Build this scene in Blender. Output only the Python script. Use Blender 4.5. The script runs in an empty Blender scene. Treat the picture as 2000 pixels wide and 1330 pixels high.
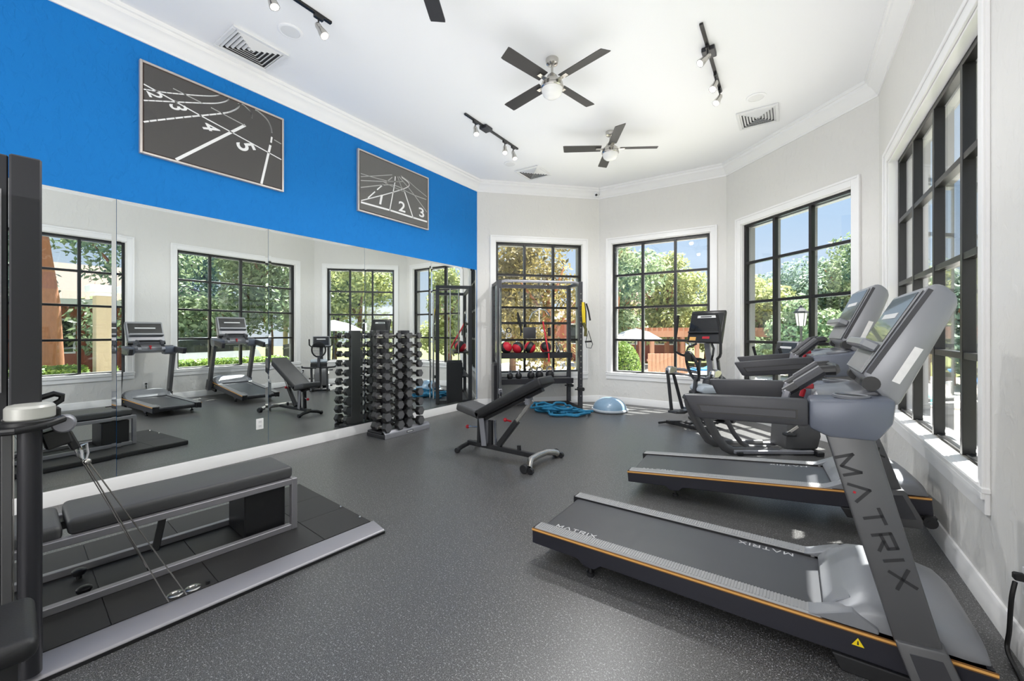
import bpy, bmesh, math, random
from mathutils import Vector, Matrix
random.seed(7)
SC = bpy.context.scene
COL = SC.collection
PI = math.pi
R = math.radians

# ---------------------------------------------------------------- camera, sky, sun, lights, exposure
YAW = 0.5991                       # the camera looks this far to the left of the long walls
cd = bpy.data.cameras.new('camera')
cd.sensor_width = 36.0
cd.lens = 36.0 * 800.0 / 2000.0
cd.shift_x = 2.6 / 2000.0
cd.shift_y = -17.0 / 2000.0
cd.clip_start = 0.02
cam = bpy.data.objects.new('camera', cd)
cam.location = (0, 0, 1.38)
cam.rotation_euler = (R(90), 0, YAW)
COL.objects.link(cam)
SC.camera = cam

W = bpy.data.worlds.new('sky')
SC.world = W
W.use_nodes = True
nt = W.node_tree
nt.nodes.clear()
out = nt.nodes.new('ShaderNodeOutputWorld')
bg = nt.nodes.new('ShaderNodeBackground')
tc = nt.nodes.new('ShaderNodeTexCoord')
sep = nt.nodes.new('ShaderNodeSeparateXYZ')
ramp = nt.nodes.new('ShaderNodeValToRGB')
nt.links.new(tc.outputs['Generated'], sep.inputs[0])
nt.links.new(sep.outputs['Z'], ramp.inputs['Fac'])
e = ramp.color_ramp.elements
e[0].position = 0.0
e[0].color = (0.84, 0.90, 1.0, 1)
e[1].position = 0.75
e[1].color = (0.44, 0.62, 0.95, 1)
m_ = e.new(0.22)
m_.color = (0.55, 0.74, 1.0, 1)
nt.links.new(ramp.outputs['Color'], bg.inputs['Color'])
bg.inputs['Strength'].default_value = 1.0
nt.links.new(bg.outputs[0], out.inputs[0])

def lamp(name, kind, loc, rot, energy, size=None, size_y=None, color=(1, 1, 1), **kw):
    ld = bpy.data.lights.new(name, kind)
    ld.energy = energy
    ld.color = color
    if kind == 'AREA':
        ld.shape = 'RECTANGLE'
        ld.size = size
        ld.size_y = size_y
    elif kind == 'SUN':
        ld.angle = R(0.55)
    else:
        ld.shadow_soft_size = size
    for k, v in kw.items():
        setattr(ld, k, v)
    o = bpy.data.objects.new(name, ld)
    o.location = loc
    o.rotation_euler = rot
    COL.objects.link(o)
    return o

SUN_EL, SUN_AZ = R(63), R(50)          # azimuth measured from +X to +Y
sdir = Vector((math.cos(SUN_EL) * math.cos(SUN_AZ), math.cos(SUN_EL) * math.sin(SUN_AZ), math.sin(SUN_EL)))
lamp('sun', 'SUN', (8, 10, 20), sdir.to_track_quat('Z', 'Y').to_euler(), 30.0, color=(1.0, 0.97, 0.93))
# unseen area fills added to brighten the room; none is a fitting of the gym
lamp('ceiling_fill', 'AREA', (-2.1, 3.0, 1.9), (R(180), 0, 0), 72.0, 4.4, 6.4, color=(0.985, 0.99, 1.0))  # added mid-room, aimed up to whiten the ceiling
lamp('rear_ceiling_fill', 'AREA', (-1.4, -1.6, 2.3), (R(180), 0, 0), 60.0, 3.2, 2.6, color=(1.0, 0.99, 0.98))

lamp('rear_fill', 'AREA', (-0.85, -3.3, 1.75), (R(90), 0, 0), 112.0, 2.6, 2.3, color=(1.0, 0.99, 0.98))  # added fill for the sides that face the camera

SC.view_settings.view_transform = 'Standard'
SC.view_settings.look = 'None'
SC.view_settings.exposure = 0.0
SC.view_settings.gamma = 1.0
SC.view_settings.use_curve_mapping = False
cy = SC.cycles
cy.use_denoising = True
try:
    cy.denoiser = 'OPENIMAGEDENOISE'
    cy.denoising_input_passes = 'RGB_ALBEDO_NORMAL'
except Exception:
    pass
cy.max_bounces = 10
cy.diffuse_bounces = 5
cy.glossy_bounces = 5
cy.transmission_bounces = 6
cy.transparent_max_bounces = 24
cy.sample_clamp_indirect = 6.0
cy.caustics_reflective = True
cy.caustics_refractive = False

# ---------------------------------------------------------------- colours and materials
def lin(c):
    r = []
    for v in c[:3]:
        v = v / 255.0
        r.append(v / 12.92 if v <= 0.04045 else ((v + 0.055) / 1.055) ** 2.4)
    return (r[0], r[1], r[2], 1.0)

MATS = {}
def mat(name, rgb, rough=0.5, metal=0.0, bump=0.0, bscale=40.0, var=0.0, vscale=8.0, spec=0.5, coat=0.0, stretch=None, detail=4.0):
    m = bpy.data.materials.new(name)
    m.use_nodes = True
    n = m.node_tree
    b = n.nodes['Principled BSDF']
    c = lin(rgb)
    b.inputs['Base Color'].default_value = c
    b.inputs['Roughness'].default_value = rough
    b.inputs['Metallic'].default_value = metal
    b.inputs['Specular IOR Level'].default_value = spec
    b.inputs['Coat Weight'].default_value = coat
    t = n.nodes.new('ShaderNodeTexCoord')
    src = t.outputs['Object']
    if stretch:
        mp = n.nodes.new('ShaderNodeMapping')
        mp.inputs['Scale'].default_value = stretch
        n.links.new(src, mp.inputs['Vector'])
        src = mp.outputs['Vector']
    nz = n.nodes.new('ShaderNodeTexNoise')
    nz.inputs['Scale'].default_value = vscale
    nz.inputs['Detail'].default_value = detail
    n.links.new(src, nz.inputs['Vector'])
    if var > 0:
        mx = n.nodes.new('ShaderNodeMix')
        mx.data_type = 'RGBA'
        mx.inputs[6].default_value = tuple(max(0, v * (1 - var)) for v in c[:3]) + (1,)
        mx.inputs[7].default_value = tuple(min(1, v * (1 + var)) for v in c[:3]) + (1,)
        n.links.new(nz.outputs['Fac'], mx.inputs[0])
        n.links.new(mx.outputs[2], b.inputs['Base Color'])
    if bump > 0:
        n2 = n.nodes.new('ShaderNodeTexNoise')
        n2.inputs['Scale'].default_value = bscale
        n2.inputs['Detail'].default_value = 3.0
        n.links.new(src, n2.inputs['Vector'])
        bp = n.nodes.new('ShaderNodeBump')
        bp.inputs['Strength'].default_value = bump
        bp.inputs['Distance'].default_value = 0.01
        n.links.new(n2.outputs['Fac'], bp.inputs['Height'])
        n.links.new(bp.outputs['Normal'], b.inputs['Normal'])
    MATS[name] = m
    return m

def trowel(m, sc=5.0, dist=0.012, strength=0.5):
    """hand-trowelled knock-down plaster relief"""
    n = m.node_tree
    b = n.nodes['Principled BSDF']
    t = n.nodes.new('ShaderNodeTexCoord')
    mp = n.nodes.new('ShaderNodeMapping')
    mp.inputs['Scale'].default_value = (1.0, 1.0, 0.55)
    n.links.new(t.outputs['Object'], mp.inputs['Vector'])
    nz = n.nodes.new('ShaderNodeTexNoise')
    nz.inputs['Scale'].default_value = sc * 2.6
    nz.inputs['Detail'].default_value = 6.0
    nz.inputs['Distortion'].default_value = 0.7
    n.links.new(mp.outputs['Vector'], nz.inputs['Vector'])
    rp = n.nodes.new('ShaderNodeValToRGB')
    rp.color_ramp.elements[0].position = 0.50
    rp.color_ramp.elements[1].position = 0.72
    n.links.new(nz.outputs['Fac'], rp.inputs['Fac'])
    bp = n.nodes.new('ShaderNodeBump')
    bp.inputs['Strength'].default_value = strength
    bp.inputs['Distance'].default_value = dist
    n.links.new(rp.outputs['Color'], bp.inputs['Height'])
    n.links.new(bp.outputs['Normal'], b.inputs['Normal'])

M_wall = mat('greige_plaster', (222, 220, 216), 0.75, var=0.03, vscale=1.5); trowel(M_wall, 6.0, 0.006, 0.45)
M_blue = mat('blue_plaster', (14, 116, 192), 0.7, var=0.05, vscale=1.2, spec=0.25); trowel(M_blue, 7.0, 0.008, 0.60)
M_ceil = mat('ceiling_paint', (240, 240, 241), 0.85, bump=0.05, bscale=90)
M_white = mat('white_gloss_trim', (238, 237, 236), 0.35, var=0.015, vscale=6)
M_vent = mat('vent_white', (226, 226, 226), 0.45)
M_black = mat('black_window_metal', (20, 19, 19), 0.38, spec=0.5, bump=0.02, bscale=200)
M_sash = mat('outer_sash_grey', (128, 128, 128), 0.5, var=0.05, vscale=5)
M_chrome = mat('chrome', (215, 215, 217), 0.12, 1.0)
M_nickel = mat('brushed_nickel', (196, 193, 188), 0.25, 1.0)
M_steel = mat('powder_coat_silver', (150, 150, 156), 0.42, 0.55, bump=0.03, bscale=400)
M_rubber = mat('black_rubber', (26, 26, 28), 0.55, bump=0.06, bscale=300)
M_plastic = mat('black_plastic', (30, 30, 32), 0.4)
M_matte = mat('charcoal_frame_paint', (62, 62, 66), 0.45, 0.2, bump=0.03, bscale=350)
M_dark = mat('dark_grey_frame_paint', (50, 50, 54), 0.34, 0.3, bump=0.03, bscale=350)
M_upr = mat('upright_grey', (90, 90, 91), 0.42, 0.25, bump=0.03, bscale=500)
M_hous = mat('console_slate', (100, 105, 117), 0.38, 0.15, bump=0.03, bscale=500)
M_hood = mat('hood_grey', (132, 134, 138), 0.36, 0.15, bump=0.02, bscale=500)
M_belt = mat('running_belt', (70, 71, 74), 0.36, bump=0.12, bscale=900, var=0.05, vscale=2.0, stretch=(0.3, 6, 1))
M_rail = mat('ribbed_side_rail', (152, 152, 152), 0.42, 0.1)
M_navy = mat('skirt_charcoal', (42, 42, 50), 0.4, 0.2)
M_orange = mat('orange_stripe', (226, 170, 92), 0.45)
M_orange2 = mat('stripe_edge_brown', (120, 78, 32), 0.5)
M_screen = mat('screen_glass', (16, 17, 19), 0.26, coat=0.4)
M_dispgrey = mat('display_shell_grey', (140, 141, 145), 0.36, 0.25)
M_label = mat('white_label', (232, 230, 228), 0.5, var=0.08, vscale=60)
M_letter = mat('dark_lettering', (38, 38, 40), 0.45)
M_wletter = mat('pale_lettering', (205, 205, 205), 0.5)
M_red = mat('red_plastic', (176, 24, 40), 0.4)
M_redball = mat('red_rubber', (196, 26, 48), 0.5, bump=0.05, bscale=200)
M_yellow = mat('yellow_webbing', (222, 196, 40), 0.6, bump=0.1, bscale=300)
M_warn = mat('warning_yellow', (244, 214, 20), 0.5)
M_vinyl = mat('black_vinyl', (28, 28, 30), 0.5, bump=0.08, bscale=160, var=0.08, vscale=10)
M_vinylg = mat('grey_vinyl', (68, 68, 69), 0.5, bump=0.08, bscale=160, var=0.05, vscale=6)
M_rope = mat('blue_rope', (26, 112, 150), 0.7, bump=0.5, bscale=120, var=0.25, vscale=30)
M_bosu = mat('pale_blue_dome', (128, 156, 180), 0.28, spec=0.6)
M_bosub = mat('bosu_base', (168, 176, 184), 0.45)
M_hex = mat('hex_head_rubber', (34, 34, 35), 0.45, bump=0.06, bscale=250)
M_hexlit = mat('hex_end_lit', (98, 98, 100), 0.4, 0.2)  # greyer than the black heads: light on the ends put into the colour
M_artbg = mat('print_charcoal', (78, 76, 75), 0.7, var=0.07, vscale=120, bump=0.03, bscale=500)
M_artbg2 = mat('print_grey', (100, 99, 97), 0.7, var=0.08, vscale=60)
M_artln = mat('print_white', (236, 236, 236), 0.7)
M_artln2 = mat('print_grey_line', (176, 176, 174), 0.7)
M_frame = mat('champagne_frame', (198, 190, 184), 0.35, 0.45)
M_liner = mat('dark_brown_liner', (66, 46, 36), 0.5)
M_fanb = mat('espresso_blade', (50, 48, 47), 0.5, var=0.12, vscale=12, stretch=(1, 14, 1))
M_globe = mat('opal_glass', (236, 235, 232), 0.25)
M_mat = mat('platform_rubber', (34, 33, 33), 0.6, bump=0.12, bscale=120, var=0.10, vscale=9, stretch=(1, 6, 1))
M_trimal = mat('aluminium_edge', (148, 146, 150), 0.42, 0.5, bump=0.02, bscale=300)
M_capg = mat('cap_light_grey', (196, 196, 190), 0.35, 0.2)
M_cord = mat('cord_black', (18, 18, 18), 0.5)

def emit(name, rgb, strength):
    m = bpy.data.materials.new(name)
    m.use_nodes = True
    b = m.node_tree.nodes['Principled BSDF']
    b.inputs['Base Color'].default_value = lin(rgb)
    b.inputs['Emission Color'].default_value = lin(rgb)
    b.inputs['Emission Strength'].default_value = strength
    return m
M_bulb = emit('spot_bulb_lit', (255, 250, 240), 6.0)

def glass(name, tint=(0.97, 0.985, 0.98, 1), refl=1.0):
    m = bpy.data.materials.new(name)
    m.use_nodes = True
    n = m.node_tree
    n.nodes.clear()
    o = n.nodes.new('ShaderNodeOutputMaterial')
    mx = n.nodes.new('ShaderNodeMixShader')
    tr = n.nodes.new('ShaderNodeBsdfTransparent')
    tr.inputs['Color'].default_value = tint
    gl = n.nodes.new('ShaderNodeBsdfGlossy')
    gl.inputs['Roughness'].default_value = 0.0
    gl.inputs['Color'].default_value = (refl, refl, refl, 1)
    lw = n.nodes.new('ShaderNodeLayerWeight')      # Schlick reflectance, the same from both faces of the pane
    lw.inputs['Blend'].default_value = 0.5
    pw = n.nodes.new('ShaderNodeMath'); pw.operation = 'POWER'
    pw.inputs[1].default_value = 5.0
    n.links.new(lw.outputs['Facing'], pw.inputs[0])
    ma = n.nodes.new('ShaderNodeMath'); ma.operation = 'MULTIPLY_ADD'
    ma.inputs[1].default_value = 0.96
    ma.inputs[2].default_value = 0.04
    n.links.new(pw.outputs[0], ma.inputs[0])
    n.links.new(ma.outputs[0], mx.inputs[0])
    n.links.new(tr.outputs[0], mx.inputs[1])
    n.links.new(gl.outputs[0], mx.inputs[2])
    n.links.new(mx.outputs[0], o.inputs[0])
    return m
M_glass = glass('window_glass')
M_mirror = mat('mirror_silver', (236, 240, 238), 0.0, 1.0)

def floor_mat():
    m = bpy.data.materials.new('speckled_rubber_floor')
    m.use_nodes = True
    n = m.node_tree
    b = n.nodes['Principled BSDF']
    t = n.nodes.new('ShaderNodeTexCoord')
    base = n.nodes.new('ShaderNodeTexNoise')
    base.inputs['Scale'].default_value = 1.3
    base.inputs['Detail'].default_value = 5
    n.links.new(t.outputs['Object'], base.inputs['Vector'])
    r0 = n.nodes.new('ShaderNodeMix'); r0.data_type = 'RGBA'
    r0.inputs[6].default_value = lin((44, 43, 42))
    r0.inputs[7].default_value = lin((52, 51, 50))
    n.links.new(base.outputs['Fac'], r0.inputs[0])
    prev = r0.outputs[2]
    for sc, lo, col, k in ((250.0, 0.51, (118, 118, 118), 0.8), (120.0, 0.60, (160, 160, 159), 0.8)):
        nz = n.nodes.new('ShaderNodeTexNoise')
        nz.inputs['Scale'].default_value = sc
        nz.inputs['Detail'].default_value = 2.0
        n.links.new(t.outputs['Object'], nz.inputs['Vector'])
        rp = n.nodes.new('ShaderNodeValToRGB')
        rp.color_ramp.elements[0].position = lo
        rp.color_ramp.elements[1].position = lo + 0.06
        n.links.new(nz.outputs['Fac'], rp.inputs['Fac'])
        mul = n.nodes.new('ShaderNodeMath'); mul.operation = 'MULTIPLY'
        mul.inputs[1].default_value = k
        n.links.new(rp.outputs['Color'], mul.inputs[0])
        mx = n.nodes.new('ShaderNodeMix'); mx.data_type = 'RGBA'
        n.links.new(mul.outputs[0], mx.inputs[0])
        n.links.new(prev, mx.inputs[6])
        mx.inputs[7].default_value = lin(col)
        prev = mx.outputs[2]
    n.links.new(prev, b.inputs['Base Color'])
    b.inputs['Roughness'].default_value = 0.36
    b.inputs['Specular IOR Level'].default_value = 0.85
    nb = n.nodes.new('ShaderNodeTexNoise')
    nb.inputs['Scale'].default_value = 220
    n.links.new(t.outputs['Object'], nb.inputs['Vector'])
    bp = n.nodes.new('ShaderNodeBump')
    bp.inputs['Strength'].default_value = 0.12
    bp.inputs['Distance'].default_value = 0.004
    n.links.new(nb.outputs['Fac'], bp.inputs['Height'])
    n.links.new(bp.outputs['Normal'], b.inputs['Normal'])
    return m
M_floor = floor_mat()

# ---------------------------------------------------------------- mesh builder
class MB:
    def __init__(s):
        s.v, s.f, s.m = [], [], []
    def add(s, verts, faces, mi=0):
        k = len(s.v)
        s.v += [tuple(p) for p in verts]
        s.f += [tuple(i + k for i in f) for f in faces]
        s.m += [mi] * len(faces)
        return s
    def box(s, c, d, rot=None, mi=0):
        x, y, z = d[0] / 2, d[1] / 2, d[2] / 2
        vs = [Vector(p) for p in ((-x, -y, -z), (x, -y, -z), (x, y, -z), (-x, y, -z), (-x, -y, z), (x, -y, z), (x, y, z), (-x, y, z))]
        if rot is not None:
            vs = [rot @ p for p in vs]
        c = Vector(c)
        return s.add([p + c for p in vs], [(0, 3, 2, 1), (4, 5, 6, 7), (0, 1, 5, 4), (1, 2, 6, 5), (2, 3, 7, 6), (3, 0, 4, 7)], mi)
    def bx(s, x0, x1, y0, y1, z0, z1, mi=0):
        return s.box(((x0 + x1) / 2, (y0 + y1) / 2, (z0 + z1) / 2), (abs(x1 - x0), abs(y1 - y0), abs(z1 - z0)), None, mi)
    def bar(s, p, q, w, h, mi=0, up=(0, 0, 1)):
        """rectangular bar from p to q, w across, h along 'up'"""
        p, q = Vector(p), Vector(q)
        d = q - p
        x = d.normalized()
        u = Vector(up)
        y = u.cross(x)
        if y.length < 1e-5:
            y = Vector((0, 1, 0))
        y.normalize()
        z = x.cross(y)
        M = Matrix((x, y, z)).transposed()
        return s.box((p + q) / 2, (d.length, w, h), M, mi)
    def cyl(s, p, q, r0, r1=None, n=14, mi=0, caps=True):
        r1 = r0 if r1 is None else r1
        p, q = Vector(p), Vector(q)
        x = (q - p).normalized()
        a = x.orthogonal().normalized()
        b = x.cross(a)
        vs = []
        for c, r in ((p, r0), (q, r1)):
            for i in range(n):
                t = 2 * PI * i / n
                vs.append(c + (a * math.cos(t) + b * math.sin(t)) * r)
        fs = [(i, (i + 1) % n, n + (i + 1) % n, n + i) for i in range(n)]
        if caps:
            fs += [tuple(range(n - 1, -1, -1)), tuple(range(n, 2 * n))]
        return s.add(vs, fs, mi)
    def tube(s, pts, r, n=8, mi=0, closed=False, flat=None):
        pts = [Vector(p) for p in pts]
        m = len(pts)
        vs, fs = [], []
        prev = None
        for i in range(m):
            if closed:
                d = pts[(i + 1) % m] - pts[i - 1]
            else:
                d = pts[min(i + 1, m - 1)] - pts[max(i - 1, 0)]
            d.normalize()
            if prev is None:
                a = d.orthogonal().normalized() if flat is None else (Vector(flat) - d * Vector(flat).dot(d)).normalized()
            else:
                a = (prev - d * prev.dot(d)).normalized()
            prev = a
            b = d.cross(a)
            rr = r[i] if isinstance(r, (list, tuple)) and len(r) == m and m > 2 and not isinstance(r, tuple) else r
            ra, rb = rr if isinstance(rr, tuple) else (rr, rr)
            for k in range(n):
                t = 2 * PI * k / n
                vs.append(pts[i] + a * math.cos(t) * ra + b * math.sin(t) * rb)
        seg = m if closed else m - 1
        for i in range(seg):
            j = (i + 1) % m
            for k in range(n):
                fs.append((i * n + k, i * n + (k + 1) % n, j * n + (k + 1) % n, j * n + k))
        if not closed:
            fs += [tuple(range(n - 1, -1, -1)), tuple(range((m - 1) * n, m * n))]
        return s.add(vs, fs, mi)
    def prism(s, poly, axis, a, b, mi=0):
        """polygon in the two other axes (in xyz order), extruded along axis from a to b"""
        n = len(poly)
        def P(u, v, w):
            return {'x': (w, u, v), 'y': (u, w, v), 'z': (u, v, w)}[axis]
        vs = [P(u, v, a) for u, v in poly] + [P(u, v, b) for u, v in poly]
        fs = [tuple(range(n - 1, -1, -1)), tuple(range(n, 2 * n))] + [(i, (i + 1) % n, n + (i + 1) % n, n + i) for i in range(n)]
        return s.add(vs, fs, mi)
    def lathe(s, prof, c=(0, 0, 0), n=24, mi=0):
        vs, fs, rings = [], [], []
        for r, z in prof:
            k = len(vs)
            if r < 1e-5:                      # a pole: one shared vertex
                vs.append((c[0], c[1], c[2] + z))
                rings.append([k] * n)
                continue
            for i in range(n):
                t = 2 * PI * i / n
                vs.append((c[0] + r * math.cos(t), c[1] + r * math.sin(t), c[2] + z))
            rings.append(list(range(k, k + n)))
        for a, b in zip(rings[:-1], rings[1:]):
            for i in range(n):
                q = []
                for v in (a[i], a[(i + 1) % n], b[(i + 1) % n], b[i]):
                    if v not in q:
                        q.append(v)
                if len(q) > 2:
                    fs.append(tuple(q))
        if len(set(rings[0])) > 1:
            fs.append(tuple(reversed(rings[0])))
        if len(set(rings[-1])) > 1:
            fs.append(tuple(rings[-1]))
        return s.add(vs, fs, mi)
    def ball(s, c, r, n=16, mi=0, sq=(1, 1, 1)):
        m = n // 2
        prof = [(0.0 if j in (0, m) else math.sin(PI * j / m), -math.cos(PI * j / m)) for j in range(m + 1)]
        k = len(s.v)
        s.lathe([(a * r, b * r) for a, b in prof], (0, 0, 0), n, mi)
        for i in range(k, len(s.v)):
            p = s.v[i]
            s.v[i] = (c[0] + p[0] * sq[0], c[1] + p[1] * sq[1], c[2] + p[2] * sq[2])
        return s
    def mesh(s, name, mats, bevel=0.0, smooth=35, seg=1):
        me = bpy.data.meshes.new(name)
        me.from_pydata([tuple(p) for p in s.v], [], s.f)
        if not isinstance(mats, (list, tuple)):
            mats = [mats]
        for m in mats:
            me.materials.append(m)
        if len(mats) > 1:
            me.polygons.foreach_set('material_index', s.m)
        bm = bmesh.new()
        bm.from_mesh(me)
        bmesh.ops.recalc_face_normals(bm, faces=bm.faces)
        if bevel > 0:
            es = [e for e in bm.edges if len(e.link_faces) == 2 and e.calc_face_angle(0) > R(28)]
            bmesh.ops.bevel(bm, geom=es, offset=bevel, segments=seg, affect='EDGES', profile=0.5, clamp_overlap=True)
        bm.to_mesh(me)
        bm.free()
        if smooth:
            me.shade_smooth()
            me.set_sharp_from_angle(angle=R(smooth))
        me.update()
        return me
    def build(s, name, mats, parent=None, bevel=0.0, smooth=35, seg=1, label=None):
        o = bpy.data.objects.new(name, s.mesh(name, mats, bevel, smooth, seg))
        COL.objects.link(o)
        if parent is not None:
            o.parent = parent
        if label:
            o['label'] = label
        return o

def tag(o, label, cat, group=None):
    o['label'] = label
    o['category'] = cat
    if group:
        o['group'] = group
    return o
def thing(name, label, cat, loc=(0, 0, 0), rz=0.0, group=None):
    o = bpy.data.objects.new(name, None)
    o.empty_display_size = 0.1
    COL.objects.link(o)
    o.location = loc
    o.rotation_euler = (0, 0, rz)
    return tag(o, label, cat, group)
def struct(o):
    o['kind'] = 'structure'
    return o
def part(me, name, parent, loc=(0, 0, 0), rot=(0, 0, 0)):
    o = bpy.data.objects.new(name, me)
    COL.objects.link(o)
    o.parent = parent
    o.location = loc
    o.rotation_euler = rot
    return o
def copy_thing(root, loc=None, rz=None, label=None, group=None):
    r = root.copy(); COL.objects.link(r)
    if loc is not None: r.location = loc
    if rz is not None: r.rotation_euler = (root.rotation_euler[0], root.rotation_euler[1], rz)
    if label: r['label'] = label
    if group: r['group'] = group
    for ch in list(root.children):
        c = ch.copy(); COL.objects.link(c); c.parent = r
        for g in list(ch.children):
            d = g.copy(); COL.objects.link(d); d.parent = c
    return r

# ---------------------------------------------------------------- the room
ZC = 4.19
C01, C12, C23, C3R = (-4.834, 5.966), (-3.128, 7.688), (-0.888, 7.736), (0.813, 6.054)
RR, RL = (0.813, -3.6), (-4.834, -3.6)
TH = 0.20

# floor and ceiling slabs
def slab(name, poly, z0, z1, m, grow):
    cx = sum(p[0] for p in poly) / len(poly); cyy = sum(p[1] for p in poly) / len(poly)
    pp = []
    for x, y in poly:
        d = math.hypot(x - cx, y - cyy)
        pp.append((x + (x - cx) / d * grow, y + (y - cyy) / d * grow))
    return struct(MB().prism(pp, 'z', z0, z1).build(name, m, smooth=0))
POLY = [RR, C3R, C23, C12, C01, RL]
slab('floor', POLY, -0.12, 0.0, M_floor, 0.24)
slab('ceiling', POLY, ZC, ZC + 0.16, M_ceil, 0.55)

class Frame:
    """wall frame: x along A>B, y outwards, z up"""
    def __init__(s, A, B):
        s.A, s.B = Vector(A + (0,)), Vector(B + (0,))
        d = s.B - s.A
        s.L = d.length
        s.rz = math.atan2(d.y, d.x)
    def place(s, o):
        o.location = s.A
        o.rotation_euler = (0, 0, s.rz)
        return o
    def pt(s, x, y=0, z=0):
        return s.A + Matrix.Rotation(s.rz, 3, 'Z') @ Vector((x, y, z))

F1, F2, F3 = Frame(C01, C12), Frame(C12, C23), Frame(C23, C3R)
FR, FL, FB = Frame(C3R, RR), Frame(RL, C01), Frame(RR, RL)

def wall(name, F, openings, m):
    b = MB()
    xs = 0.0
    e = 0.07
    def seg(x0, x1, z0, z1):
        y1 = TH
        b.bx(x0, x1, 0, y1, z0, z1)
    for (a, c, z0, z1) in sorted(openings):
        seg(xs, a, 0, ZC); seg(a, c, 0, z0 - 0.03); seg(a, c, z1, ZC)
        xs = c
    seg(xs, F.L, 0, ZC)
    # outer corner fillers
    b.bx(-e, 0.0, 0.06, TH, 0, ZC); b.bx(F.L, F.L + e, 0.06, TH, 0, ZC)
    o = struct(b.build(name, m, smooth=0))
    return F.place(o)

CW = 0.105      # casing width
def opening(s0, s1, z0=0.46, z1=3.20):
    return (s0 + CW, s1 - CW, z0 + 0.14, z1 - CW)
OW1, OW2, OW3 = opening(0.243, 2.18), opening(0.146, 2.103), opening(0.226, 2.197)
OW4 = opening(6.054 - 5.665, 6.054 - 2.99, 0.47)
OW5 = opening(6.054 - 2.43, 6.054 + 0.25, 0.47)
wall('wall_left', FL, [], M_blue)
wall('wall_back_left', F1, [OW1], M_wall)
wall('wall_back_middle', F2, [OW2], M_wall)
wall('wall_back_right', F3, [OW3], M_wall)
wall('wall_right', FR, [OW4, OW5], M_wall)
wall('wall_rear', FB, [], M_wall)

def window(idx, F, op, cols, rows, rec, stool):
    """casing (root), sill, black frame, muntins and one pane per light"""
    x0, x1, z0, z1 = op
    b = MB()
    # flat casing with a raised outer bead, on the room side (negative y)
    def fl(a, c, d, e_, t0, t1):
        b.bx(a, c, t0, t1, d, e_)
    t = 0.018
    fl(x0 - CW, x0, z0 - 0.03, z1 + CW, -t, 0); fl(x1, x1 + CW, z0 - 0.03, z1 + CW, -t, 0); fl(x0, x1, z1, z1 + CW, -t, 0)
    k = 0.028
    fl(x0 - CW, x0 - CW + k, z0 - 0.03, z1 + CW, -t - 0.012, -t); fl(x1 + CW - k, x1 + CW, z0 - 0.03, z1 + CW, -t - 0.012, -t)
    fl(x0 - CW + k, x1 + CW - k, z1 + CW - k, z1 + CW, -t - 0.012, -t)
    # reveal lining
    fl(x0, x0 + 0.012, z0, z1, 0, rec); fl(x1 - 0.012, x1, z0, z1, 0, rec); fl(x0, x1, z1 - 0.012, z1, 0, rec)
    root = struct(b.build('window_%d' % idx, M_white, bevel=0.003))
    F.place(root)
    s = MB()
    s.bx(x0 - CW - 0.01, x1 + CW + 0.01, -stool, 0.0, z0 - 0.03, z0)
    s.bx(x0 + 0.001, x1 - 0.001, 0.0, rec, z0 - 0.03, z0)
    s.build('sill', M_white, root, bevel=0.005)
    a = MB()
    a.bx(x0 - CW, x1 + CW, -0.02, 0, z0 - 0.135, z0 - 0.03)
    a.bx(x0 - CW, x1 + CW, -0.034, -0.02, z0 - 0.062, z0 - 0.03)
    a.build('apron', M_white, root, bevel=0.003)
    # black frame
    w, dep = 0.045, 0.055
    xa, xb, za, zb = x0 + 0.004, x1 - 0.004, z0 + 0.001, z1 - 0.004
    f = MB()
    y0, y1 = rec, rec + dep
    f.bx(xa, xa + w, y0, y1, za, zb); f.bx(xb - w, xb, y0, y1, za, zb)
    f.bx(xa + w, xb - w, y0, y1, zb - w, zb); f.bx(xa + w, xb - w, y0 + 0.012, y1, za, za + 0.016)
    f.bx(xa, xa + w + 0.02, y1, TH, za, zb, 1); f.bx(xb - w - 0.02, xb, y1, TH, za, zb, 1)
    f.bx(xa, xb, y1, TH, zb - w - 0.015, zb, 1); f.bx(xa, xb, y1, TH, za - 0.02, za + 0.022, 1)
    f.build('frame', [M_black, M_sash], root, bevel=0.002)
    cw = (xb - xa) / cols; rh = (zb - za) / rows
    mw = 0.042
    for i in range(1, cols):
        x = xa + cw * i
        q = MB().bx(x - mw / 2, x + mw / 2, y0 - 0.004, y1, za + 0.001, zb - w)
        q.bx(x - mw / 2 + 0.008, x + mw / 2 - 0.008, y1, y1 + 0.05, za + w, zb - w, 1)
        q.build('muntin', [M_black, M_sash], root, bevel=0.002)
    for j in range(1, rows):
        z = za + rh * j
        q = MB().bx(xa + w, xb - w, y0, y1 - 0.004, z - mw / 2, z + mw / 2)
        q.bx(xa + w, xb - w, y1 - 0.004, y1 + 0.046, z - mw / 2 + 0.01, z + mw / 2 - 0.01, 1)
        q.build('muntin', [M_black, M_sash], root, bevel=0.002)
    g = MB().bx(-cw / 2 + 0.012, cw / 2 - 0.012, -0.003, 0.003, -rh / 2 + 0.012, rh / 2 - 0.012).mesh('pane', M_glass, smooth=0)
    for i in range(cols):
        for j in range(rows):
            part(g, 'pane', root, (xa + cw * (i + 0.5), y0 + 0.03, za + rh * (j + 0.5)))
    return root
window(1, F1, OW1, 3, 4, 0.05, 0.03)
window(2, F2, OW2, 3, 4, 0.05, 0.03)
window(3, F3, OW3, 3, 4, 0.05, 0.03)
window(4, FR, OW4, 4, 4, 0.075, 0.035)
window(5, FR, OW5, 4, 4, 0.075, 0.035)

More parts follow.
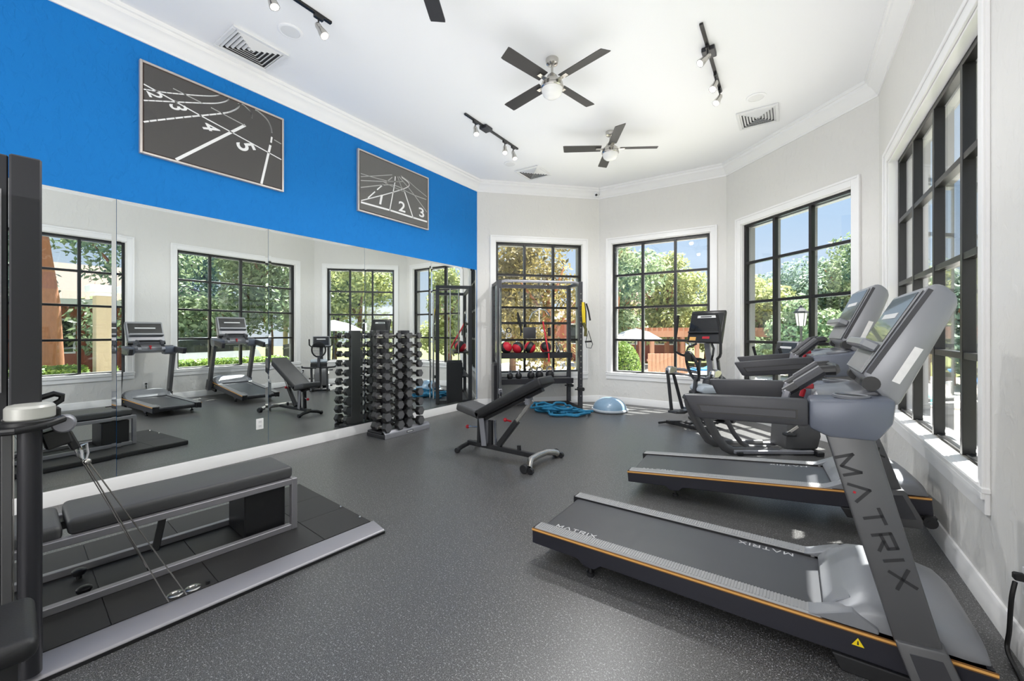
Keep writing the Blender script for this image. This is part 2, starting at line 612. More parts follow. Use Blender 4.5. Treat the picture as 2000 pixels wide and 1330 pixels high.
def run_profile(name, F, prof, m, a0, a1, gap=None):
    """extrude a profile (inward offset, z) along a wall with mitred ends; a0, a1: room half-angles at both ends"""
    n = len(prof)
    vs = [(0 + p / math.tan(a0), -p, z) for p, z in prof] + [(F.L - p / math.tan(a1), -p, z) for p, z in prof]
    fs = [tuple(range(n)), tuple(range(2 * n - 1, n - 1, -1))] + [(i, (i + 1) % n, n + (i + 1) % n, n + i) for i in range(n)]
    o = struct(MB().add(vs, fs).build(name, m, smooth=30))
    return F.place(o)
CROWN = [(0.0, 3.995), (0.014, 3.995), (0.018, 4.02), (0.035, 4.035), (0.05, 4.065), (0.075, 4.10), (0.105, 4.12), (0.112, 4.15), (0.128, 4.155), (0.132, ZC - 0.001), (0.0, ZC - 0.001)]
BASE = [(0.0, 0.001), (0.022, 0.001), (0.022, 0.085), (0.017, 0.095), (0.017, 0.108), (0.010, 0.122), (0.0, 0.124)]
h45, q90 = R(67.5), R(45)
WALLS = [('left', FL, q90, h45), ('back_left', F1, h45, h45), ('back_middle', F2, h45, h45), ('back_right', F3, h45, h45), ('right', FR, h45, q90), ('rear', FB, q90, q90)]
for i, (nm, F, a0, a1) in enumerate(WALLS):
    run_profile('trim_%d' % (i + 1), F, CROWN, M_white, a0, a1)
    run_profile('baseboard_' + nm, F, BASE, M_white, a0, a1)

# ---------------------------------------------------------------- mirror panels on the left wall
XM = -4.822     # mirror face
cuts = [-1.50, -0.25, 1.005, 2.255, 3.51, 4.765, 5.935]
mlab = ['tall frameless mirror panel at the camera end, beyond the left edge of the photo',
        'frameless mirror directly right of the dark machine column',
        'frameless mirror reflecting both treadmills, left of the white outlet plate',
        'frameless mirror starting at the white outlet plate and ending behind the dumbbell rack',
        'frameless mirror beyond the dumbbell rack, reflecting the storage rack',
        'narrowest mirror panel, ending at the back corner of the blue wall']
for i in range(6):
    y0, y1 = cuts[i] + 0.0015, cuts[i + 1] - 0.0015
    z0, z1 = 0.126, 2.53
    bv, th = 0.030, 0.010
    b = MB()
    xb = -4.834 + 0.0015
    xf = XM
    o_ = [(y0, z0), (y1, z0), (y1, z1), (y0, z1)]
    i_ = [(y0 + bv, z0 + bv), (y1 - bv, z0 + bv), (y1 - bv, z1 - bv), (y0 + bv, z1 - bv)]
    xe = xf - 0.0009
    vs = [(xb, p, q) for p, q in o_] + [(xe, p, q) for p, q in o_] + [(xf, p, q) for p, q in i_]
    fs = [(0, 3, 2, 1), (8, 9, 10, 11)] + [(k, (k + 1) % 4, 4 + (k + 1) % 4, 4 + k) for k in range(4)] + [(4 + k, 4 + (k + 1) % 4, 8 + (k + 1) % 4, 8 + k) for k in range(4)]
    tag(b.add(vs, fs).build('mirror_panel', M_mirror, smooth=0), mlab[i], 'mirror', 'mirror panels along the blue wall')

# small white outlet plate on the mirror, and outlets on the right wall
def outlet(name, loc, rz, label, group=None):
    t = thing(name, label, 'outlet', loc, rz, group)
    MB().bx(-0.037, 0.037, 0, 0.006, -0.058, 0.058).build('plate', M_white, t, bevel=0.002)
    for s in (-1, 1):
        q = MB().bx(-0.017, 0.017, 0.006, 0.009, s * 0.024 - 0.014, s * 0.024 + 0.014)
        q.bx(-0.008, -0.005, 0.009, 0.0095, s * 0.024 - 0.005, s * 0.024 + 0.007, 1).bx(0.005, 0.008, 0.009, 0.0095, s * 0.024 - 0.005, s * 0.024 + 0.007, 1)
        q.build('socket', [M_vent, M_plastic], t, bevel=0.001)
    return t
outlet('wall_outlet', (XM + 0.001, 2.165, 0.367), -PI / 2, 'white outlet plate set into the mirror low beside the dumbbell rack')
outlet('wall_outlet', (0.811, 5.735, 0.353), PI / 2, 'white outlet under the tall right window with a black plug in it', 'outlets under the right windows')
outlet('wall_outlet', (0.811, 2.60, 0.337), PI / 2, 'white outlet at the right edge above the baseboard, beside the nearest treadmill', 'outlets under the right windows')
# plugs with their cords
def cord(name, pts, r, label, plug):
    t = thing(name, label, 'power cord', (0, 0, 0))
    MB().box(plug, (0.035, 0.03, 0.03)).build('plug', M_cord, t, bevel=0.005)
    # smooth the path
    P = [Vector(p) for p in pts]
    q = []
    for i in range(len(P) - 1):
        a, b, c, d = P[max(i - 1, 0)], P[i], P[i + 1], P[min(i + 2, len(P) - 1)]
        for k in range(6):
            s = k / 6
            q.append(0.5 * ((2 * b) + (c - a) * s + (2 * a - 5 * b + 4 * c - d) * s * s + (3 * b - a - 3 * c + d) * s ** 3))
    q.append(P[-1])
    MB().tube(q, r, 7).build('cable', M_cord, t)
    return t
cord('power_cord', [(0.775, 5.735, 0.353), (0.755, 5.72, 0.33), (0.745, 5.6, 0.25), (0.745, 5.45, 0.12), (0.74, 5.3, 0.03), (0.72, 5.1, 0.006), (0.66, 4.95, 0.006)], 0.006,
     'thin black power cord drooping from the outlet under the far right window', (0.786, 5.735, 0.377))
cord('power_cord', [(0.775, 2.60, 0.337), (0.765, 2.60, 0.26), (0.765, 2.62, 0.12), (0.76, 2.62, 0.03), (0.755, 2.50, 0.008), (0.74, 2.35, 0.008), (0.70, 2.12, 0.008), (0.66, 2.00, 0.008)], 0.008,
     'black power cord in the bottom right corner running along the baseboard', (0.786, 2.60, 0.361))

# ---------------------------------------------------------------- framed track prints
XA = -4.80
def ribbon(b, pts, w, x, mi=0):
    """flat painted stripe in the plane of the print"""
    for (y0, z0), (y1, z1) in zip(pts[:-1], pts[1:]):
        d = Vector((y1 - y0, z1 - z0)); L = d.length
        if L < 1e-5: continue
        d /= L
        n_ = Vector((-d.y, d.x)) * (w / 2)
        e_ = d * (w * 0.25)
        b.add([(x, y0 - e_.x + n_.x, z0 - e_.y + n_.y), (x, y0 - e_.x - n_.x, z0 - e_.y - n_.y), (x, y1 + e_.x - n_.x, z1 + e_.y - n_.y), (x, y1 + e_.x + n_.x, z1 + e_.y + n_.y)], [(0, 1, 2, 3)], mi)
def smooth_path(pts, k=5):
    P = [Vector(p) for p in pts]; q = []
    for i in range(len(P) - 1):
        a, b, c, d = P[max(i - 1, 0)], P[i], P[i + 1], P[min(i + 2, len(P) - 1)]
        for j in range(k):
            s = j / k
            v = 0.5 * ((2 * b) + (c - a) * s + (2 * a - 5 * b + 4 * c - d) * s * s + (3 * b - a - 3 * c + d) * s ** 3)
            q.append((v.x, v.y))
    q.append(tuple(P[-1]))
    return q
def glyph(txt, size, shear=0.0):
    cu = bpy.data.curves.new('glyph', 'FONT')
    cu.body = txt
    cu.size = size
    cu.align_x = 'CENTER'; cu.align_y = 'CENTER'
    cu.shear = shear
    cu.offset = size * 0.018
    cu.resolution_u = 4
    o = bpy.data.objects.new('glyph', cu)
    COL.objects.link(o)
    dg = bpy.context.evaluated_depsgraph_get()
    me = bpy.data.meshes.new_from_object(o.evaluated_get(dg))
    vs = [tuple(v.co) for v in me.vertices]; fs = [tuple(p.vertices) for p in me.polygons]
    bpy.data.objects.remove(o); bpy.data.meshes.remove(me); bpy.data.curves.remove(cu)
    return vs, fs
def print_art(y0, y1, z0, z1, label, bg, lines, nums, lm):
    t = thing('framed_print', label, 'framed print', (0, 0, 0), 0, 'running track prints on the blue wall')
    fw, fd = 0.020, 0.034
    xb = -4.834 + 0.001
    xf = xb + fd + 0.006
    f = MB()
    f.bx(xb, xf, y0, y0 + fw, z0, z1).bx(xb, xf, y1 - fw, y1, z0, z1).bx(xb, xf, y0 + fw, y1 - fw, z0, z0 + fw).bx(xb, xf, y0 + fw, y1 - fw, z1 - fw, z1)
    f.build('frame', M_frame, t, bevel=0.003)
    k = 0.010
    l = MB()
    a0, a1, b0, b1 = y0 + fw, y1 - fw, z0 + fw, z1 - fw
    l.bx(xb, XA - 0.004, a0, a0 + k, b0, b1).bx(xb, XA - 0.004, a1 - k, a1, b0, b1).bx(xb, XA - 0.004, a0 + k, a1 - k, b0, b0 + k).bx(xb, XA - 0.004, a0 + k, a1 - k, b1 - k, b1)
    l.build('liner', M_liner, t)
    MB().bx(xb, XA, a0 + k, a1 - k, b0 + k, b1 - k).build('print', bg, t)
    s = MB()
    for pts, w, mi, sm in lines:
        pts = smooth_path(pts) if sm else pts
        q = []
        for y, z in pts:
            q.append((min(max(y, a0 + k), a1 - k), min(max(z, b0 + k), b1 - k)))
        ribbon(s, q, w, XA + 0.001, mi)
    s.build('lane_lines', lm, t, smooth=0)
    for txt, y, z, size, M2 in nums:
        vs, fs = glyph(txt, size)
        w = [(XA + 0.0015, y + M2[0][0] * p[0] + M2[0][1] * p[1], z + M2[1][0] * p[0] + M2[1][1] * p[1]) for p in vs]
        MB().add(w, fs).build('lane_number', M_artln, t, smooth=0)
    return t
def m2(ax, ay, sx, sy):
    """text axes: direction of +x at angle ax, +y at angle ay (degrees), scaled"""
    return ((math.cos(R(ax)) * sx, math.cos(R(ay)) * sy), (math.sin(R(ax)) * sx, math.sin(R(ay)) * sy))
print_art(1.153, 2.413, 2.982, 3.822, 'large framed print of dark running track lanes numbered up to 5, nearer the camera', M_artbg, [
    ([(1.181, 3.606), (1.606, 3.511), (1.879, 3.456), (2.388, 3.346)], 0.011, 0, 0),
    ([(1.394, 3.671), (1.625, 3.64)], 0.009, 1, 0), ([(1.70, 3.629), (2.006, 3.578)], 0.009, 1, 0),
    ([(1.181, 3.561), (1.344, 3.608), (1.57, 3.691), (1.7, 3.746), (1.759, 3.781), (1.771, 3.798)], 0.010, 0, 1),
    ([(1.181, 3.461), (1.428, 3.56), (1.7, 3.672), (1.808, 3.736), (1.849, 3.778), (1.857, 3.802)], 0.011, 0, 1),
    ([(1.181, 3.268), (1.472, 3.434), (1.798, 3.615), (1.9, 3.691), (1.947, 3.748), (1.947, 3.783)], 0.014, 0, 1),
    ([(1.42, 2.996), (2.006, 3.578)], 0.026, 0, 0),
    ([(1.98, 3.80), (2.05, 3.758), (2.074, 3.727), (2.077, 3.686)], 0.012, 1, 1),
    ([(2.112, 3.80), (2.22, 3.747), (2.267, 3.68), (2.282, 3.612)], 0.016, 1, 1),
    ([(2.281, 3.56), (2.273, 3.50)], 0.018, 0, 0), ([(2.265, 3.46), (2.173, 2.998)], 0.024, 0, 0),
    ([(2.309, 3.541), (2.382, 3.525)], 0.010, 1, 0)],
    [('2', 1.255, 3.545, 0.15, m2(-62, 16, 0.75, 1.0)), ('3', 1.428, 3.507, 0.17, m2(-60, 18, 0.75, 1.1)),
     ('4', 1.685, 3.426, 0.19, m2(-60, 15, 0.8, 1.1)), ('5', 2.01, 3.352, 0.22, m2(-62, 22, 0.95, 1.1))], [M_artln, M_artln2])
W_ = 0.013
print_art(3.390, 4.690, 3.010, 3.852, 'smaller-looking framed print of track lanes numbered 1 2 3, nearer the back corner', M_artbg2, [
    ([(3.441, 3.134), (3.923, 3.145), (4.36, 3.139), (4.651, 3.14)], 0.024, 0, 0),
    ([(3.441, 3.158), (3.825, 3.344), (4.142, 3.509), (4.276, 3.6), (4.263, 3.654), (4.142, 3.69)], W_, 0, 1),
    ([(3.551, 3.225), (3.66, 3.338)], 0.016, 0, 0), ([(3.70, 3.38), (3.80, 3.48)], 0.016, 0, 0), ([(3.84, 3.516), (3.961, 3.634)], W_, 1, 0),
    ([(3.917, 3.143), (3.98, 3.427), (4.012, 3.579), (4.018, 3.662)], 0.016, 0, 0),
    ([(4.362, 3.14), (4.195, 3.488)], 0.018, 0, 0), ([(4.195, 3.488), (4.012, 3.497), (3.813, 3.519)], 0.010, 1, 1),
    ([(4.195, 3.488), (4.128, 3.552), (4.063, 3.676)], 0.010, 1, 0),
    ([(4.651, 3.295), (4.36, 3.513), (4.249, 3.587), (4.089, 3.684)], W_, 1, 0),
    ([(4.636, 3.49), (4.416, 3.491), (4.249, 3.503), (3.961, 3.523), (3.435, 3.334)], W_, 1, 1),
    ([(4.651, 3.539), (4.416, 3.615), (4.263, 3.675), (4.128, 3.707)], 0.010, 1, 0),
    ([(3.435, 3.428), (3.825, 3.532), (4.168, 3.636)], 0.011, 1, 0),
    ([(3.435, 3.522), (3.648, 3.532), (3.886, 3.556), (4.1, 3.62)], 0.009, 1, 0),
    ([(3.435, 3.48), (3.648, 3.556), (3.961, 3.67)], 0.009, 1, 0)],
    [('1', 3.762, 3.248, 0.20, m2(0, 78, 1.3, 1.0)), ('2', 4.145, 3.242, 0.20, m2(0, 90, 1.35, 1.05)), ('3', 4.54, 3.25, 0.20, m2(0, 97, 1.35, 1.0))], [M_artln, M_artln2])

# ---------------------------------------------------------------- ceiling fittings
def vent(x, y, rz, label, w=0.50, d=0.46):
    t = thing('ceiling_vent', label, 'air vent', (x, y, ZC), rz, 'square ceiling vents')
    b = MB()
    k = 0.035
    for a in ((-w / 2, w / 2, -d / 2, -d / 2 + k), (-w / 2, w / 2, d / 2 - k, d / 2), (-w / 2, -w / 2 + k, -d / 2 + k, d / 2 - k), (w / 2 - k, w / 2, -d / 2 + k, d / 2 - k)):
        b.bx(a[0], a[1], a[2], a[3], -0.022, -0.0005)
    b.build('frame', M_vent, t, bevel=0.004)
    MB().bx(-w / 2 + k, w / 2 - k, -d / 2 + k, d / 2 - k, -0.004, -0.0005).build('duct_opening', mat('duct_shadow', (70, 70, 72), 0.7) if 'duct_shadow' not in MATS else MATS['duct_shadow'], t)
    # four-way louvres: slats parallel to each side, shortened along the diagonals
    n = 6
    for side in range(4):
        hw, hd = (w / 2 - k, d / 2 - k) if side % 2 == 0 else (d / 2 - k, w / 2 - k)
        M = Matrix.Rotation(side * PI / 2, 3, 'Z')
        for j in range(n):
            f_ = 1 - (j + 0.35) / n
            y_ = -hd * f_
            l_ = hw * f_
            s = Matrix.Rotation(R(-38), 3, 'X')
            o = MB().box((0, 0, 0), (2 * l_, 0.026, 0.003), s)
            o.v = [tuple(M @ (Vector(p) + Vector((0, y_, -0.014)))) for p in o.v]
            o.build('louvre', M_vent, t, smooth=0)
    return t
vent(-4.42, 1.91, PI / 2, 'square white ceiling vent nearest the camera, above the larger print', 0.50, 0.46)
vent(-3.745, 6.20, PI / 2, 'square white ceiling vent at the far left, above the storage rack')
vent(-0.35, 6.24, PI / 2, 'square white ceiling vent at the right, above the exercise bike')
def speaker(x, y, label):
    t = thing('ceiling_speaker', label, 'speaker', (x, y, ZC), 0, 'round ceiling speakers')
    MB().lathe([(0.105, -0.0005), (0.105, -0.006), (0.095, -0.011), (0.082, -0.010), (0.082, -0.0005)], n=28).build('rim', M_ceil, t)
    MB().lathe([(0.081, -0.001), (0.081, -0.008), (0.0, -0.010)], n=28).build('grille', M_vent, t)
speaker(-3.86, 2.0, 'round white ceiling speaker beside the nearest vent')
speaker(-3.87, 5.65, 'round ceiling speaker in front of the far left vent')
speaker(-0.34, 5.71, 'round ceiling speaker beside the right ceiling vent')
t = thing('motion_sensor', 'small white motion sensor tucked under the crown in the back corner', 'sensor', (-3.09, 7.45, 4.02))
MB().box((0, 0, 0), (0.075, 0.05, 0.10)).build('housing', M_vent, t, bevel=0.01)
MB().ball((0.012, -0.022, -0.012), 0.024, 12).build('lens', M_plastic, t)
MB().bx(-0.012, 0.012, 0.0, 0.145, 0.030, 0.050).build('bracket', M_vent, t)

def track_light(x, y0, y1, yb, heads, label):
    t = thing('track_light', label, 'track light', (x, y0, ZC), 0, 'black ceiling track lights')
    L = y1 - y0
    MB().bx(-0.016, 0.016, 0, L, -0.022, -0.0005).build('track', M_black, t, bevel=0.002)
    MB().bx(-0.06, 0.06, yb - y0 - 0.075, yb - y0 + 0.075, -0.045, -0.0005).build('feed_box', M_dark, t, bevel=0.006)
    for yy, dx, dy, dz in heads:
        c = Vector((0, yy - y0, -0.022))
        h = MB()
        h.bx(-0.014, 0.014, c.y - 0.04, c.y + 0.04, -0.05, -0.022, 1)
        h.cyl((0, c.y, -0.05), (0, c.y, -0.11), 0.007, n=8, mi=1)
        d = Vector((dx, dy, dz)).normalized()
        p = Vector((0, c.y, -0.115)) - d * 0.03
        prof = [(0.018, 0.0), (0.026, 0.02), (0.027, 0.055), (0.036, 0.10), (0.040, 0.135)]
        prev = None
        for (r0, a0), (r1, a1) in zip(prof[:-1], prof[1:]):
            h.cyl(p + d * a0, p + d * a1, r0, r1, 14, 0, True)
        hd = h.build('spot_head', [M_nickel, M_plastic], t)
        g = MB().cyl(p + d * 0.134, p + d * 0.139, 0.034, 0.030, 14)
        g.build('bulb', M_bulb, hd)
    return t
track_light(-3.44, 0.92, 2.15, 1.35, [(1.05, 0.3, 0.1, -1), (1.62, 0.3, 0.2, -0.9), (2.03, 0.45, 0.25, -0.8)], 'black track light at the top left, beside the nearest vent and speaker')
track_light(-3.45, 4.01, 5.24, 4.45, [(4.22, 0.35, -0.2, -0.9), (4.90, 0.25, -0.3, -0.9), (5.12, 0.35, -0.1, -0.9)], 'black track light beyond the smaller print, with three spots in a row')
track_light(-0.67, 4.05, 5.32, 4.49, [(4.40, -0.5, -0.4, -0.6), (4.92, -0.2, -0.5, -0.8), (5.24, -0.3, -0.5, -0.8)], 'black track light on the right half of the ceiling, pointing towards the camera')

FAN_FILL_W = 150.0
def fan(x, y, ang, label):
    t = thing('ceiling_fan', label, 'ceiling fan', (x, y, ZC), 0, 'four-blade ceiling fans')
    MB().lathe([(0.066, -0.0005), (0.066, -0.02), (0.058, -0.05), (0.03, -0.065), (0.0, -0.067)], n=24).build('canopy', M_nickel, t)
    MB().cyl((0, 0, -0.05), (0, 0, -0.19), 0.013, n=12).build('downrod', M_nickel, t)
    MB().lathe([(0.0, -0.15), (0.028, -0.152), (0.052, -0.175), (0.062, -0.20), (0.104, -0.235), (0.112, -0.255), (0.112, -0.275), (0.10, -0.282), (0.0, -0.283)], n=28).build('motor_housing', M_nickel, t)
    MB().lathe([(0.0, -0.281), (0.118, -0.283), (0.120, -0.30), (0.112, -0.312), (0.0, -0.313)], n=28).build('light_ring', M_nickel, t)
    MB().lathe([(0.108, -0.311), (0.105, -0.335), (0.092, -0.365), (0.065, -0.388), (0.03, -0.399), (0.0, -0.401)], n=28).build('globe', M_globe, t)
    # fill spot added below the unlit globe to brighten floor and lower walls
    lamp('fan_fill', 'SPOT', (x, y, ZC - 0.425), (0, 0, 0), FAN_FILL_W if y > 3 else 0.5 * FAN_FILL_W, 0.045, spot_size=R(172), spot_blend=0.6)
    for k in range(4):
        a = ang + k * PI / 2
        b = MB()
        w0, w1 = 0.060, 0.068
        tl = R(13)
        vs = []
        th = 0.006
        for r_, w_, sk in ((0.13, w0, 0.0), (0.20, w0 + 0.003, 0), (0.62, w1, 0), (0.645, w1 - 0.004, 0)):
            for sgn in (-1, 1):
                for zz in (-th / 2, th / 2):
                    yy = sgn * w_
                    rr = r_ + (0.02 if (sgn > 0 and r_ > 0.6) else 0)
                    vs.append((rr, yy * math.cos(tl) - zz * math.sin(tl), -0.232 + yy * math.sin(tl) + zz * math.cos(tl)))
        fs = [(0, 1, 3, 2), (12, 14, 15, 13)]
        for j in range(3):
            o_ = j * 4
            fs += [(o_, o_ + 2, o_ + 6, o_ + 4), (o_ + 1, o_ + 5, o_ + 7, o_ + 3), (o_, o_ + 4, o_ + 5, o_ + 1), (o_ + 2, o_ + 3, o_ + 7, o_ + 6)]
        b.add(vs, fs)
        me = b.mesh('blade', M_fanb, smooth=30)
        bl = part(me, 'blade', t, (0, 0, 0), (0, 0, a))
        MB().bar((0.08, 0, -0.245), (0.20, 0, -0.240), 0.045, 0.006).build('blade_iron', M_nickel, bl)
    return t
fan(-2.03, 3.73, R(-13), 'ceiling fan in the middle of the ceiling, its four dark blades in an X')
fan(-2.09, 5.545, R(31.5), 'ceiling fan further back, nearer the window bay')
fan(-2.08, 1.91, R(31), 'ceiling fan at the top edge of which only one dark blade tip shows')

# ---------------------------------------------------------------- treadmills
def strokes(b, segs, w, T, mi=0):
    """flat letter strokes; segs in letter units, T maps (u, v) to a point, lifted copies give a thin raised letter"""
    for (u0, v0), (u1, v1) in segs:
        d = Vector((u1 - u0, v1 - v0)); L = d.length; d /= L
        n_ = Vector((-d.y, d.x)) * w / 2
        e_ = d * w * 0.32
        q = [(u0 - e_.x + n_.x, v0 - e_.y + n_.y), (u0 - e_.x - n_.x, v0 - e_.y - n_.y), (u1 + e_.x - n_.x, v1 + e_.y - n_.y), (u1 + e_.x + n_.x, v1 + e_.y + n_.y)]
        b.add([T(*p) for p in q], [(0, 1, 2, 3)], mi)
LETTERS = {'M': (1.25, [((0, 0), (0, 1)), ((0, 1), (0.62, 0.1)), ((0.62, 0.1), (1.25, 1)), ((1.25, 1), (1.25, 0))]),
           'A': (1.2, [((0, 0), (0.6, 1)), ((0.6, 1), (1.2, 0))]),
           'T': (1.0, [((0, 1), (1.0, 1)), ((0.5, 1), (0.5, 0))]),
           'R': (1.0, [((0, 0), (0, 1)), ((0, 1), (0.95, 1)), ((0.95, 1), (0.95, 0.5)), ((0.95, 0.5), (0.0, 0.45)), ((0.45, 0.45), (1.0, 0))]),
           'I': (0.1, [((0.05, 0), (0.05, 1))]),
           'X': (1.1, [((0, 0), (1.1, 1)), ((0, 1), (1.1, 0))])}
def word(b, txt, T, w, gap=0.55, mi=0):
    u = 0.0
    pos = {}
    for ch in txt:
        wd, segs = LETTERS[ch]
        strokes(b, [((a + u, c), (d + u, e_)) for (a, c), (d, e_) in segs], w, T, mi)
        pos[ch] = u
        u += wd + gap
    return u - gap, pos

def treadmill(label):
    t = thing('treadmill', label, 'treadmill')
    HW = 0.33
    L = 1.915
    # side skirts with the lug that carries the rear foot
    for s in (-1, 1):
        y0, y1 = (s * HW, s * (HW - 0.03))
        poly = [(0.0, 0.085), (0.0, 0.165), (L, 0.165), (L, 0.06), (1.3, 0.062), (0.52, 0.078), (0.44, 0.078), (0.405, 0.048), (0.345, 0.048), (0.30, 0.080)]
        sk = MB().prism(poly, 'y', min(y0, y1), max(y0, y1)).build('side_skirt', M_navy, t, bevel=0.004)
        st = MB().bx(0.0, L, s * HW - 0.003, s * HW + 0.003, 0.1655, 0.1745).build('accent_stripe', M_orange, t, label='thin pale orange stripe along the deck edge')
        MB().bx(0.0, L, s * HW - 0.0022, s * HW + 0.0022, 0.1605, 0.1655).bx(0.0, L, s * HW - 0.0022, s * HW + 0.0022, 0.1745, 0.1785).build('stripe_edge', M_orange2, st)
        ft = MB().cyl((0.375, s * (HW - 0.02), 0.0), (0.375, s * (HW - 0.02), 0.018), 0.022, n=14).cyl((0.375, s * (HW - 0.02), 0.018), (0.375, s * (HW - 0.02), 0.05), 0.009, n=10)
        ft.build('foot', M_rubber, t)
        # foot rail with fine cross ribs
        yr0, yr1 = s * (HW - 0.003), s * (HW - 0.085)
        rl = MB()
        rl.bx(0.012, 1.42, min(yr0, yr1), max(yr0, yr1), 0.166, 0.186)
        ro = rl.build('foot_rail', M_rail, t, bevel=0.006)
        rb = MB()
        x = 0.03
        while x < 1.39:
            rb.bx(x, x + 0.006, min(yr0, yr1) + 0.010, max(yr0, yr1) - 0.006, 0.186, 0.1880)
            x += 0.013
        o = rb.build('tread_ribs', M_rail, ro, smooth=0)
        o['kind'] = 'stuff'
        MB().bx(0.0, 0.05, s * HW - s * 0.002, s * (HW - 0.085), 0.09, 0.1845).build('end_cap', M_plastic, t, bevel=0.008)
        # inner edge strip
        MB().bx(0.012, 1.40, s * (HW - 0.086), s * (HW - 0.090), 0.150, 0.182).build('belt_guide', M_plastic, t)
    # deck, belt and rear roller
    MB().bx(0.03, 1.75, -0.30, 0.30, 0.095, 0.145).build('deck', M_plastic, t)
    bw = 0.238
    bp = [(1.44, 0.140), (1.44, 0.172)]
    cx, cz, r_ = 0.055, 0.142, 0.030
    for k in range(9):
        a = PI / 2 + PI * k / 8
        bp.append((cx + r_ * math.cos(a), cz + r_ * math.sin(a)))
    bo = MB().prism(bp, 'y', -bw, bw).build('belt', M_belt, t, smooth=60)
    # lettering printed on the belt: near the rear, and far front corner
    b = MB()
    word(b, 'MATRIX', lambda u, v: (0.11 + u * 0.030, -0.222 + v * 0.030, 0.1727), 0.20)
    b.build('belt_lettering', M_wletter, bo, smooth=0)
    b = MB()
    word(b, 'MATRIX', lambda u, v: (1.32 - u * 0.030, 0.222 - v * 0.030, 0.1727), 0.20)
    b.build('belt_lettering', M_wletter, bo, smooth=0)
    # motor hood: lofted sections
    secs = [(1.36, 0.325, 0.178, 0.186), (1.44, 0.325, 0.180, 0.205), (1.47, 0.32, 0.182, 0.225), (1.55, 0.315, 0.185, 0.292), (1.60, 0.312, 0.185, 0.305), (1.75, 0.305, 0.18, 0.300), (1.86, 0.295, 0.172, 0.27), (1.905, 0.28, 0.168, 0.225), (1.912, 0.275, 0.168, 0.180)]
    vs, fs = [], []
    NP = 15
    for (x, hw, zb, zt) in secs[2:]:
        for k in range(NP):
            a = PI * k / (NP - 1)
            c, s_ = math.cos(a), math.sin(a)
            y = hw * (abs(c) ** 0.45) * (1 if c >= 0 else -1)
            z = zb + (zt - zb) * (abs(s_) ** 0.5)
            vs.append((x, y, z))
    m_ = len(secs) - 2
    for j in range(m_ - 1):
        for k in range(NP - 1):
            fs.append((j * NP + k, j * NP + k + 1, (j + 1) * NP + k + 1, (j + 1) * NP + k))
    for j in (0, m_ - 1):
        fs.append(tuple(j * NP + k for k in range(NP)))
    for j in range(m_ - 1):
        fs.append((j * NP, (j + 1) * NP, (j + 1) * NP + NP - 1, j * NP + NP - 1))
    ho = MB().add(vs, fs).build('motor_hood', M_hood, t, smooth=50)
    # collar in front of the hood (frames the end of the belt)
    co = MB()
    co.prism([(1.43, 0.176), (1.43, 0.19), (1.475, 0.235), (1.52, 0.262), (1.52, 0.176)], 'y', -0.245, 0.245)
    for s in (-1, 1):
        co.prism([(1.37, 0.186), (1.40, 0.193), (1.52, 0.245), (1.60, 0.20), (1.60, 0.178), (1.37, 0.178)], 'y', s * 0.242, s * 0.325)
    co.build('hood_collar', M_hood, t, bevel=0.006)
    MB().bx(0.60, L, -0.31, 0.31, 0.075, 0.10).build('under_frame', M_plastic, t)
    MB().bx(L - 0.02, L, -HW + 0.03, HW - 0.03, 0.06, 0.168).build('front_panel', M_navy, t)
    # front transport wheels on the base frame
    for s in (-1, 1):
        MB().prism([(1.48, 0.0), (1.60, 0.0), (1.92, 0.018), (1.93, 0.06), (1.45, 0.062)], 'y', s * 0.305, s * 0.345).build('base_runner', M_rubber, t, bevel=0.004)
        MB().cyl((1.885, s * 0.346, 0.036), (1.885, s * 0.38, 0.036), 0.036, n=18).cyl((1.885, s * 0.38, 0.036), (1.885, s * 0.384, 0.036), 0.016, n=12).build('wheel', M_rubber, t)
    # uprights (x = d + 1.31) with their boots
    for s in (-1, 1):
        ya, yb = s * 0.338, s * 0.395
        y0, y1 = min(ya, yb), max(ya, yb)
        poly = [(1.636, 0.205), (1.765, 0.232), (1.578, 0.97), (1.428, 0.965)]
        up = MB().prism(poly, 'y', y0, y1).build('upright', M_upr, t, bevel=0.010, seg=2)
        boot = [(1.632, 0.225), (1.772, 0.238), (1.845, 0.055), (1.845, 0.0), (1.69, 0.0), (1.69, 0.055)]
        bo2 = MB().prism(boot, 'y', s * 0.328, s * 0.410).build('upright_boot', M_upr, t, bevel=0.010, seg=2)
        ins = [(1.672, 0.196), (1.760, 0.203), (1.815, 0.058), (1.72, 0.055)]
        MB().prism(ins, 'y', s * 0.409, s * 0.4125).build('boot_panel', M_matte, bo2, bevel=0.001)
        if s < 0:
            # lettering runs down the outer face of the near upright
            top = Vector((1.486, 0.888)); bot = Vector((1.668, 0.425))
            ax = (bot - top); ln = ax.length; ax.normalize()
            nv = Vector((ax.y, -ax.x))
            if nv.x < 0: nv = -nv
            hh = 0.056
            tot = 7.9
            sc = ln / (1.25 + 1.2 + 1.0 + 1.0 + 0.1 + 1.1 + 5 * 0.62)
            def T(u, v, off=0.0012):
                p = top + ax * (u * sc) + nv * ((v - 0.5) * hh)
                return (p.x, yb * 1.0 - off if s < 0 else yb + off, p.y)
            b = MB()
            _, pos = word(b, 'MATRIX', T, 0.20, 0.62)
            b.build('lettering', M_letter, up, smooth=0)
            pa = pos['A'] + 0.58
            b = MB()
            dd = 0.11
            b.add([T(pa - dd, 0.13, 0.0016), T(pa, 0.02, 0.0016), T(pa + dd, 0.13, 0.0016), T(pa, 0.24, 0.0016)], [(0, 1, 2, 3)])
            b.build('red_diamond', M_red, up, smooth=0)
    # warning triangle on the near skirt
    x, z, y = 1.535, 0.128, -HW - 0.0008
    tri = MB().add([(x - 0.020, y, z - 0.015), (x + 0.020, y, z - 0.015), (x, y, z + 0.018)], [(0, 1, 2)])
